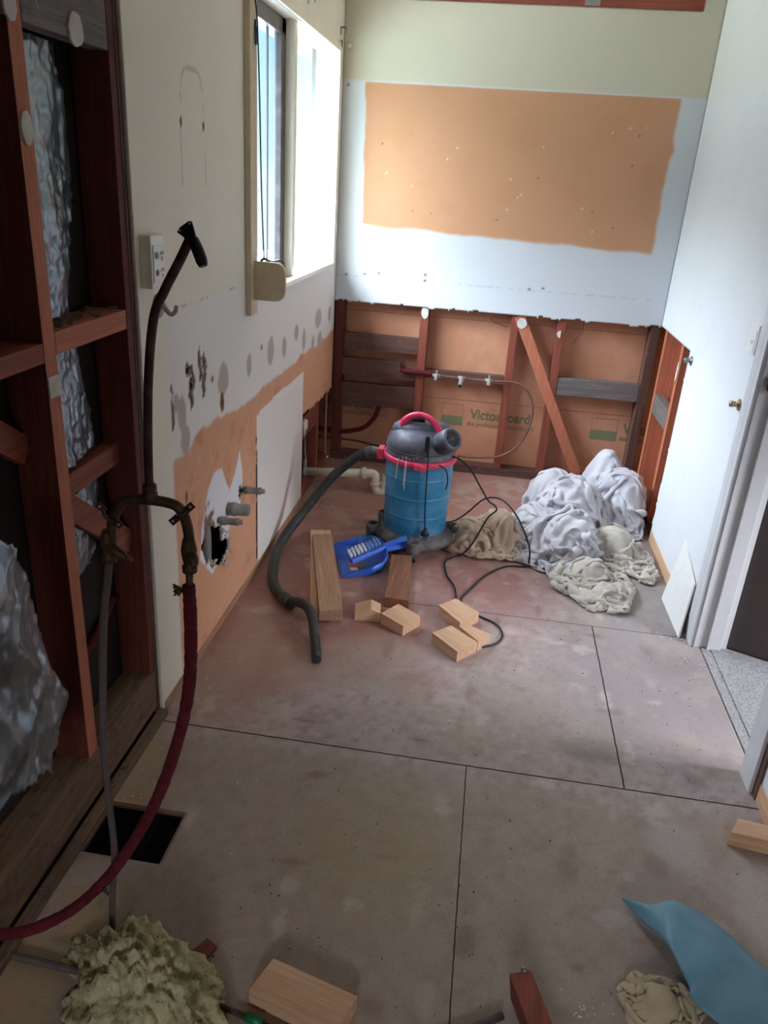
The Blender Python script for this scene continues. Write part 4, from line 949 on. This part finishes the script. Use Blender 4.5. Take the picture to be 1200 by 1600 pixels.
piece('pine_block', [(.534, 1.009), (.722, .960), (.752, 1.035), (.564, 1.084)], .045, 'pine_x', 'large pale pine block at the bottom of the picture', 'block', GP)
# foreground red stud offcut and rod
b = MB(); a0, a1 = Vector((1.085, 1.125, .004)), Vector((1.20, .80, .004)); d = (a1 - a0).normalized(); n_ = Vector((-d.y, d.x, 0)) * .024; top = Vector((-.012, 0, .075))
b.hexa([a0 - n_, a1 - n_, a1 + n_, a0 + n_], [a0 - n_ + top, a1 - n_ + top, a1 + n_ + top, a0 + n_ + top], .002)
so_ = b.build('timber_offcut', 'rimu_y'); tag(so_, 'red-brown stud offcut lying at the bottom right of centre', 'timber')
b = MB(); b.lathe([(.002, 0), (.007, 0), (.008, .006), (.004, .010), (.0005, .010)], (1.082, 1.128, .076), (-.1, .5, 1), 12); o = b.build('bent_nail', 'steel', so_)
b = MB(); b.tube([(.90, .985, .012), (1.0, 1.045, .012), (1.045, 1.072, .014)], .008, 10, smooth=False); tag(b.build('metal_rod', 'copper_grey'), 'dull metal rod lying against the red-brown offcut', 'rod')
b = MB(); b.tube([(-.011 + .03, 1.012, .009), (.08, 1.01, .0085), (.17, 1.005, .0085), (.26, 1.0, .0085)], .0082, 12); tag(b.build('copper_pipe', 'copper_grey'), 'grey-green pipe on the floor entering the insulation lump from the left', 'pipe')
cp = empty('copper_pipe', (.48, .99, .01)); tag(cp, 'brown pipe with green tape emerging right of the insulation lump', 'pipe')
b = MB(); b.tube([(.40, 1.0, .0095), (.50, .985, .0095), (.60, .962, .0095), (.72, .93, .0095)], .0065, 12); o = b.build('pipe_length', 'copper_old'); o.parent = cp; o.matrix_parent_inverse = Matrix.Translation(cp.location).inverted()
b = MB(); b.tube([(.538, .978, .0105), (.575, .969, .0105)], .0095, 14, smooth=False); o = b.build('tape_wrap', 'greentape'); o.parent = cp; o.matrix_parent_inverse = Matrix.Translation(cp.location).inverted(); o['label'] = 'green tape wrap'
piece('timber_sliver', [(.375, 1.085), (.41, 1.06), (.43, 1.115), (.402, 1.13)], .008, 'rimu_y', 'small reddish timber sliver behind the insulation lump', 'timber')

# ================================================================== CABLE, INSULATION, SHEET
b = MB(); b.tube([(.735, 3.22, .46), (.79, 3.21, .46), (.85, 3.20, .42), (.90, 3.19, .35), (.945, 3.19, .285), (.975, 3.20, .262), (.985, 3.21, .235), (.955, 3.19, .21), (.93, 3.175, .16), (.90, 3.16, .09), (.86, 3.155, .03), (.82, 3.16, .006), (.785, 3.10, .005), (.80, 2.98, .005), (.84, 2.88, .005), (.855, 2.76, .005), (.865, 2.70, .005)], .0040, 10)
tag(b.build('power_cable', 'cord'), 'black cable dropping from the vacuum exhaust over the khaki bundle', 'cable')
b = MB(); b.tube([(.73, 3.52, .010), (.80, 3.56, .012), (.86, 3.50, .09), (.93, 3.42, .20), (1.0, 3.33, .245), (1.06, 3.26, .225), (1.11, 3.20, .17), (1.15, 3.17, .09), (1.155, 3.16, .02), (1.135, 3.15, .005), (1.055, 3.13, .005), (.971, 3.026, .005), (.908, 2.88, .005), (.873, 2.78, .005), (.90, 2.72, .005), (.949, 2.667, .005), (1.017, 2.621, .005), (1.042, 2.547, .005), (1.019, 2.480, .005), (.965, 2.442, .005)], .0040, 10)
tag(b.build('power_cable', 'cord'), 'black cable looping over the khaki bundle and round the pine blocks', 'cable')
# insulation lump
bm = bmesh.new(); bmesh.ops.create_icosphere(bm, subdivisions=6, radius=1)
from mathutils import noise as mnz
for q in bm.verts:
    p = q.co.copy(); d = p.normalized()
    r = 1 + .22 * mnz.noise(d * 2.2 + Vector((3, 1, 2))) + .16 * mnz.noise(d * 5 + Vector((7, 1, 0))) + .11 * mnz.noise(d * 8) + .07 * abs(mnz.noise(d * 17)) + .05 * mnz.noise(d * 34) + .022 * mnz.noise(d * 80)
    tp = 1 - .38 * max(0, d.z)
    p = Vector((d.x * .20 * r * tp, d.y * .125 * r * tp, d.z * .135 * r))
    if p.z < 0: p.z = p.z * .05
    q.co = p
me = bpy.data.meshes.new('insulation_wool'); bm.to_mesh(me); bm.free(); me.materials.append(M['wool'])
for p in me.polygons: p.use_smooth = True
o = bpy.data.objects.new('insulation_wool', me); COL.objects.link(o); o.location = (.335, .965, .008); o.rotation_euler = (0, 0, math.radians(-36)); tag(o, 'shaggy yellow-green lump of insulation wool at the bottom left', 'insulation')
# blue sheet
Lf = [(1.329, 1.410, .012), (1.352, 1.365, .02), (1.372, 1.32, .035), (1.386, 1.245, .085), (1.399, 1.175, .095), (1.408, 1.138, .095), (1.414, 1.110, .092), (1.50, 1.06, .07), (1.60, 1.02, .05)]
Rf = [(1.331, 1.412, .014), (1.352, 1.390, .028), (1.392, 1.384, .034), (1.446, 1.402, .035), (1.515, 1.355, .045), (1.558, 1.30, .055), (1.600, 1.25, .055), (1.660, 1.19, .05), (1.70, 1.15, .045), (1.735, 1.10, .04)]
La = catmull([Vector(p) for p in Lf], 6); Ra = catmull([Vector(p) for p in Rf], 6); bm = bmesh.new(); rows = []
for i, (a, c) in enumerate(zip(La, Ra)):
    row = []
    for k in range(17):
        s = k / 16; p = a.lerp(c, s); p.z += .022 * math.sin(s * math.pi) * min(1, i / 8) + .006 * mnz.noise(p * 14) + .010 * mnz.noise(p * 6)
        row.append(bm.verts.new(p))
    rows.append(row)
for i in range(len(rows) - 1):
    for k in range(16): f = bm.faces.new((rows[i][k], rows[i][k + 1], rows[i + 1][k + 1], rows[i + 1][k])); f.smooth = True
me = bpy.data.meshes.new('lining_sheet'); bm.to_mesh(me); bm.free(); me.materials.append(M['bluesheet'])
o = bpy.data.objects.new('lining_sheet', me); COL.objects.link(o); md = o.modifiers.new('thickness', 'SOLIDIFY'); md.thickness = .002
tag(o, 'curled pale blue sheet with a pointed torn end at the bottom right', 'sheet')

# ================================================================== DUST SHEETS
def drape(n, m_, rest, start, steps, seed, domes=(), wallx=None, wally=None, sd=.017, fr=.75, bend=.35, hold=None):
    from mathutils.kdtree import KDTree
    rs = np.random.RandomState(seed)
    u, v = np.meshgrid(np.linspace(0, 1, n), np.linspace(0, 1, m_)); X = np.stack(start(u, v), -1).reshape(-1, 3) + rs.uniform(-.004, .004, (n * m_, 3))
    P = X.copy(); I = np.arange(n * m_).reshape(m_, n); dx, dy = rest[0] / (n - 1), rest[1] / (m_ - 1); dd = math.hypot(dx, dy)
    C = []
    for par in (0, 1):
        C.append((I[:, par:-1:2].ravel(), I[:, par + 1::2].ravel(), dx, 1.0)); C.append((I[par:-1:2].ravel(), I[par + 1::2].ravel(), dy, 1.0))
    for par in (0, 1):
        A = I[par:-1:2]; B = I[par + 1::2]
        for q in (0, 1):
            k = slice(q, n - 1, 2); k1 = slice(q + 1, n, 2)
            C.append((A[:, k].ravel(), B[:, k1].ravel(), dd, .35)); C.append((A[:, k1].ravel(), B[:, k].ravel(), dd, .35))
    for par in range(4):
        a = I[:, par:-2:4]; b = I[:, par + 2::4]; w = min(a.shape[1], b.shape[1]); C.append((a[:, :w].ravel(), b[:, :w].ravel(), 2 * dx, bend))
        a = I[par:-2:4]; b = I[par + 2::4]; w = min(a.shape[0], b.shape[0]); C.append((a[:w].ravel(), b[:w].ravel(), 2 * dy, bend))
    grid_far = 2
    row, colm = np.divmod(np.arange(n * m_), n)
    for s in range(steps):
        V = (X - P) * .93; V = np.clip(V, -.02, .02); P = X.copy(); X = X + V; X[:, 2] -= .0011
        for it in range(5):
            for a, b, l, k in C:
                d = X[b] - X[a]; L_ = np.sqrt((d * d).sum(1)) + 1e-9; c = ((L_ - l) / L_ * .5 * k)
                if k == bend: c = np.where(L_ < l * .85, c, 0) * .7
                c = c[:, None] * d; X[a] += c; X[b] -= c
            if it == 4 or it == 2:
                for (cx, cy, rx, ry, h) in domes:
                    q = (X - (cx, cy, 0)) / (rx, ry, h); r = np.sqrt((q * q).sum(1)) + 1e-9; k = r < 1
                    X[k] = (q[k] / r[k, None]) * (rx, ry, h) + (cx, cy, 0); P[k] += (X[k] - P[k]) * fr
                if hold:
                    q = (X[:, :2] - hold[:2]) / hold[2:]; r = np.sqrt((q * q).sum(1)) * (1 + .10 * np.sin(3 * np.arctan2(q[:, 1], q[:, 0]) + seed) + .06 * np.sin(7 * np.arctan2(q[:, 1], q[:, 0]))) + 1e-9
                    k = r > 1; X[k, :2] -= (q[k] * (1 - 1 / r[k, None])) * hold[2:] * .5
                k = X[:, 2] < .004; X[k, 2] = .004; P[k] += (X[k] - P[k]) * fr
                if wallx is not None: X[:, 0] = np.minimum(X[:, 0], wallx)
                if wally is not None: X[:, 1] = np.minimum(X[:, 1], wally)
        if s % 2 == 1:
            kd = KDTree(len(X))
            for i, p in enumerate(X.tolist()): kd.insert(p, i)
            kd.balance(); pa, pb = [], []
            for i, p in enumerate(X.tolist()):
                ri, ci = row[i], colm[i]
                for _, j, dist in kd.find_range(p, sd):
                    if j > i and (abs(row[j] - ri) > grid_far or abs(colm[j] - ci) > grid_far): pa.append(i); pb.append(j)
            if pa:
                a, b = np.array(pa), np.array(pb); d = X[b] - X[a]; L_ = np.sqrt((d * d).sum(1)) + 1e-6
                c = ((sd - L_) / L_ * .25)[:, None] * d; np.add.at(X, b, c); np.add.at(X, a, -c)
                P[a] += (X[a] - P[a]) * .3; P[b] += (X[b] - P[b]) * .3
            X[:, 2] = np.maximum(X[:, 2], .004)
    return X

def cloth(loc, rz, foot, slack, cells, domes, mat, label, seed, group=None, fu=20, fv=6, amp=.05, steps=62, name='dust_sheet', wallx=None, wally=None, thick=.003, sd=None, fold=(.020, .8, 30)):
    rx, ry = foot
    def start(u, v):
        x = (u - .5) * 2 * rx * .92 + .02 * np.sin(v * 7 + seed); y = (v - .5) * 2 * ry * .92 + .02 * np.sin(u * 6 + 2 * seed)
        z = np.full(u.shape, .03)
        for (cx, cy, ax, ay, h) in domes: z = np.maximum(z, h * 1.02 * np.sqrt(np.clip(1 - ((x - cx) / ax) ** 2 - ((y - cy) / ay) ** 2, 0, 1)))
        w = np.sin(u * fu + 3 * np.sin(v * 5 + seed)) * np.cos(v * fv + 2 * np.sin(u * 4 + seed))
        return (x + .012 * np.cos(v * 31 + seed), y + .012 * np.sin(u * 27), z + .02 + amp * (1 + w))
    n, m_ = cells; rest = (2 * rx * slack[0], 2 * ry * slack[1])
    c, s_ = math.cos(rz), math.sin(rz)
    X = drape(n, m_, rest, start, steps, seed, domes, hold=(0, 0, rx, ry), sd=sd or .78 * min(rest[0] / n, rest[1] / m_), fr=.97)
    x = X[:, 0] * c - X[:, 1] * s_; y = X[:, 0] * s_ + X[:, 1] * c
    if wallx is not None: x = np.where(x > wallx - loc[0] - .05, wallx - loc[0] - .05 * np.exp(-(x - (wallx - loc[0] - .05)) / .05), x)
    if wally is not None: y = np.where(y > wally - loc[1] - .05, wally - loc[1] - .05 * np.exp(-(y - (wally - loc[1] - .05)) / .05), y)
    fs = [(j * n + i, j * n + i + 1, (j + 1) * n + i + 1, (j + 1) * n + i) for j in range(m_ - 1) for i in range(n - 1)]
    G = np.stack([x, y, X[:, 2]], 1).reshape(m_, n, 3)
    nr = np.cross(np.gradient(G, axis=1), np.gradient(G, axis=0)); nr /= np.linalg.norm(nr, axis=2, keepdims=True) + 1e-9
    ux, uy = x.reshape(m_, n), y.reshape(m_, n); w1 = vnoise(ux + 3, uy + 3, 5, seed, 3); w2 = vnoise(ux + 7, uy + 2, 4, seed + 50, 2)
    ph = (ux * math.cos(fold[1]) + uy * math.sin(fold[1])) * fold[2] + w1 * 14 + w2 * 8
    rdg = 1 - np.abs(np.sin(ph)) ** .8; G += nr * np.where(nr[..., 2:] < 0, -1, 1) * (rdg * fold[0] * sm(G[..., 2], .02, .07) * (.35 + w2))[..., None]
    x, y = G[..., 0].ravel(), G[..., 1].ravel()
    me = bpy.data.meshes.new(name); me.from_pydata(G.reshape(-1, 3).tolist(), [], fs); me.materials.append(M[mat])
    for p in me.polygons: p.use_smooth = True
    o = bpy.data.objects.new(name, me); COL.objects.link(o); o.location = loc
    md = o.modifiers.new('thickness', 'SOLIDIFY'); md.thickness = thick; md.offset = 0
    md = o.modifiers.new('smooth', 'SUBSURF'); md.levels = 1; md.render_levels = 2
    tag(o, label, 'dust sheet' if name == 'dust_sheet' else 'rag', group); return o
GS = 'dust sheets heaped in the far right corner'
cloth((.965, 3.32, .001), .25, (.185, .155), (2.9, 2.9), (64, 62), [(-.07, .01, .09, .10, .13), (.05, .02, .10, .10, .18)], 'cloth_khaki', 'bundled khaki cotton sheet against the vacuum cleaner', 1, fu=14, fv=7, steps=50, fold=(.022, .2, 34))
cloth((1.625, 3.90, .001), .1, (.19, .30), (3.0, 2.6), (62, 78), [(.0, -.05, .14, .20, .26), (-.06, .1, .09, .1, .33)], 'cloth_white', 'white dust sheet piled highest in the far right corner', 3, GS, 12, 8, wallx=1.752, wally=4.31, steps=52, fold=(.026, 1.9, 26))
cloth((1.30, 3.92, .001), .0, (.15, .17), (2.4, 2.4), (44, 46), [(0, 0, .13, .14, .21)], 'cloth_grey', 'pale sheet bunched at the back of the heap under the brace', 6, GS, 12, 7, wally=4.31, steps=50)
cloth((1.31, 3.52, .001), -.35, (.27, .41), (2.9, 2.3), (96, 96), [(.0, .12, .17, .20, .26), (-.08, -.1, .14, .15, .16), (.08, -.14, .13, .16, .19)], 'cloth_grey', 'large greyish white sheet with long folds in the middle of the heap', 2, GS, 26, 4, .06, steps=50, fold=(.030, -.5, 26))
cloth((1.60, 3.36, .001), .5, (.13, .24), (2.8, 2.5), (52, 68), [(0, .08, .08, .12, .12)], 'cloth_beige', 'beige sheet spilling right of the heap to the wall', 4, GS, 14, 6, wallx=1.752, steps=50, fold=(.020, .3, 34))
cloth((1.43, 3.04, .001), .15, (.18, .22), (2.7, 2.5), (64, 68), [(.0, .08, .09, .09, .08), (.04, -.09, .08, .06, .06)], 'cloth_beige', 'beige sheet lobe nearest the camera at the front of the heap', 9, GS, 12, 6, steps=50, fold=(.022, 1.2, 30))
cloth((1.372, 1.150, .001), .4, (.088, .078), (2.7, 2.7), (46, 44), [(0, 0, .04, .04, .055)], 'cloth_fg', 'small stained canvas rag tucked under the blue sheet', 5, None, 14, 7, .02, name='canvas_rag', thick=.002, steps=45, fold=(.012, .3, 60))

# ================================================================== CRUMBS
b = MB(); rs = random.Random(20)
def chip(x, y, s, z=.0):
    if x < .235 and y < 1.48: return
    a = rs.uniform(0, 6.28); pts = [(x + math.cos(a + k * 1.7) * s * rs.uniform(.5, 1), y + math.sin(a + k * 1.7) * s * rs.uniform(.5, 1), z + .0004) for k in range(3 + rs.randrange(1))]
    b.prism(pts, (0, 0, s * rs.uniform(.3, .8)))
for _ in range(240): chip(rs.uniform(.25, 1.72), rs.uniform(1.05, 2.9), rs.uniform(.0015, .0035))
tag(b.build('dark_crumbs', 'dark'), 'tiny dark crumbs scattered over the floor', 'crumbs', kind='stuff')
b = MB()
for _ in range(160): chip(rs.uniform(.25, 1.72), rs.uniform(1.05, 2.9), rs.uniform(.0015, .0035))
for _ in range(60): chip(rs.gauss(1.72, .04), rs.gauss(2.6, .12), rs.uniform(.002, .006)) 
for _ in range(20): chip(rs.gauss(1.22, .03), rs.gauss(1.12, .03), rs.uniform(.003, .006))
for _ in range(60): chip(rs.uniform(.02, 1.2), rs.gauss(4.2, .06), rs.uniform(.003, .007))
for _ in range(80): chip(rs.uniform(.02, .12), rs.uniform(1.1, 2.2), rs.uniform(.002, .005))
tag(b.build('plaster_crumbs', 'gypsum'), 'tiny white plaster crumbs scattered over the floor', 'crumbs', kind='stuff')
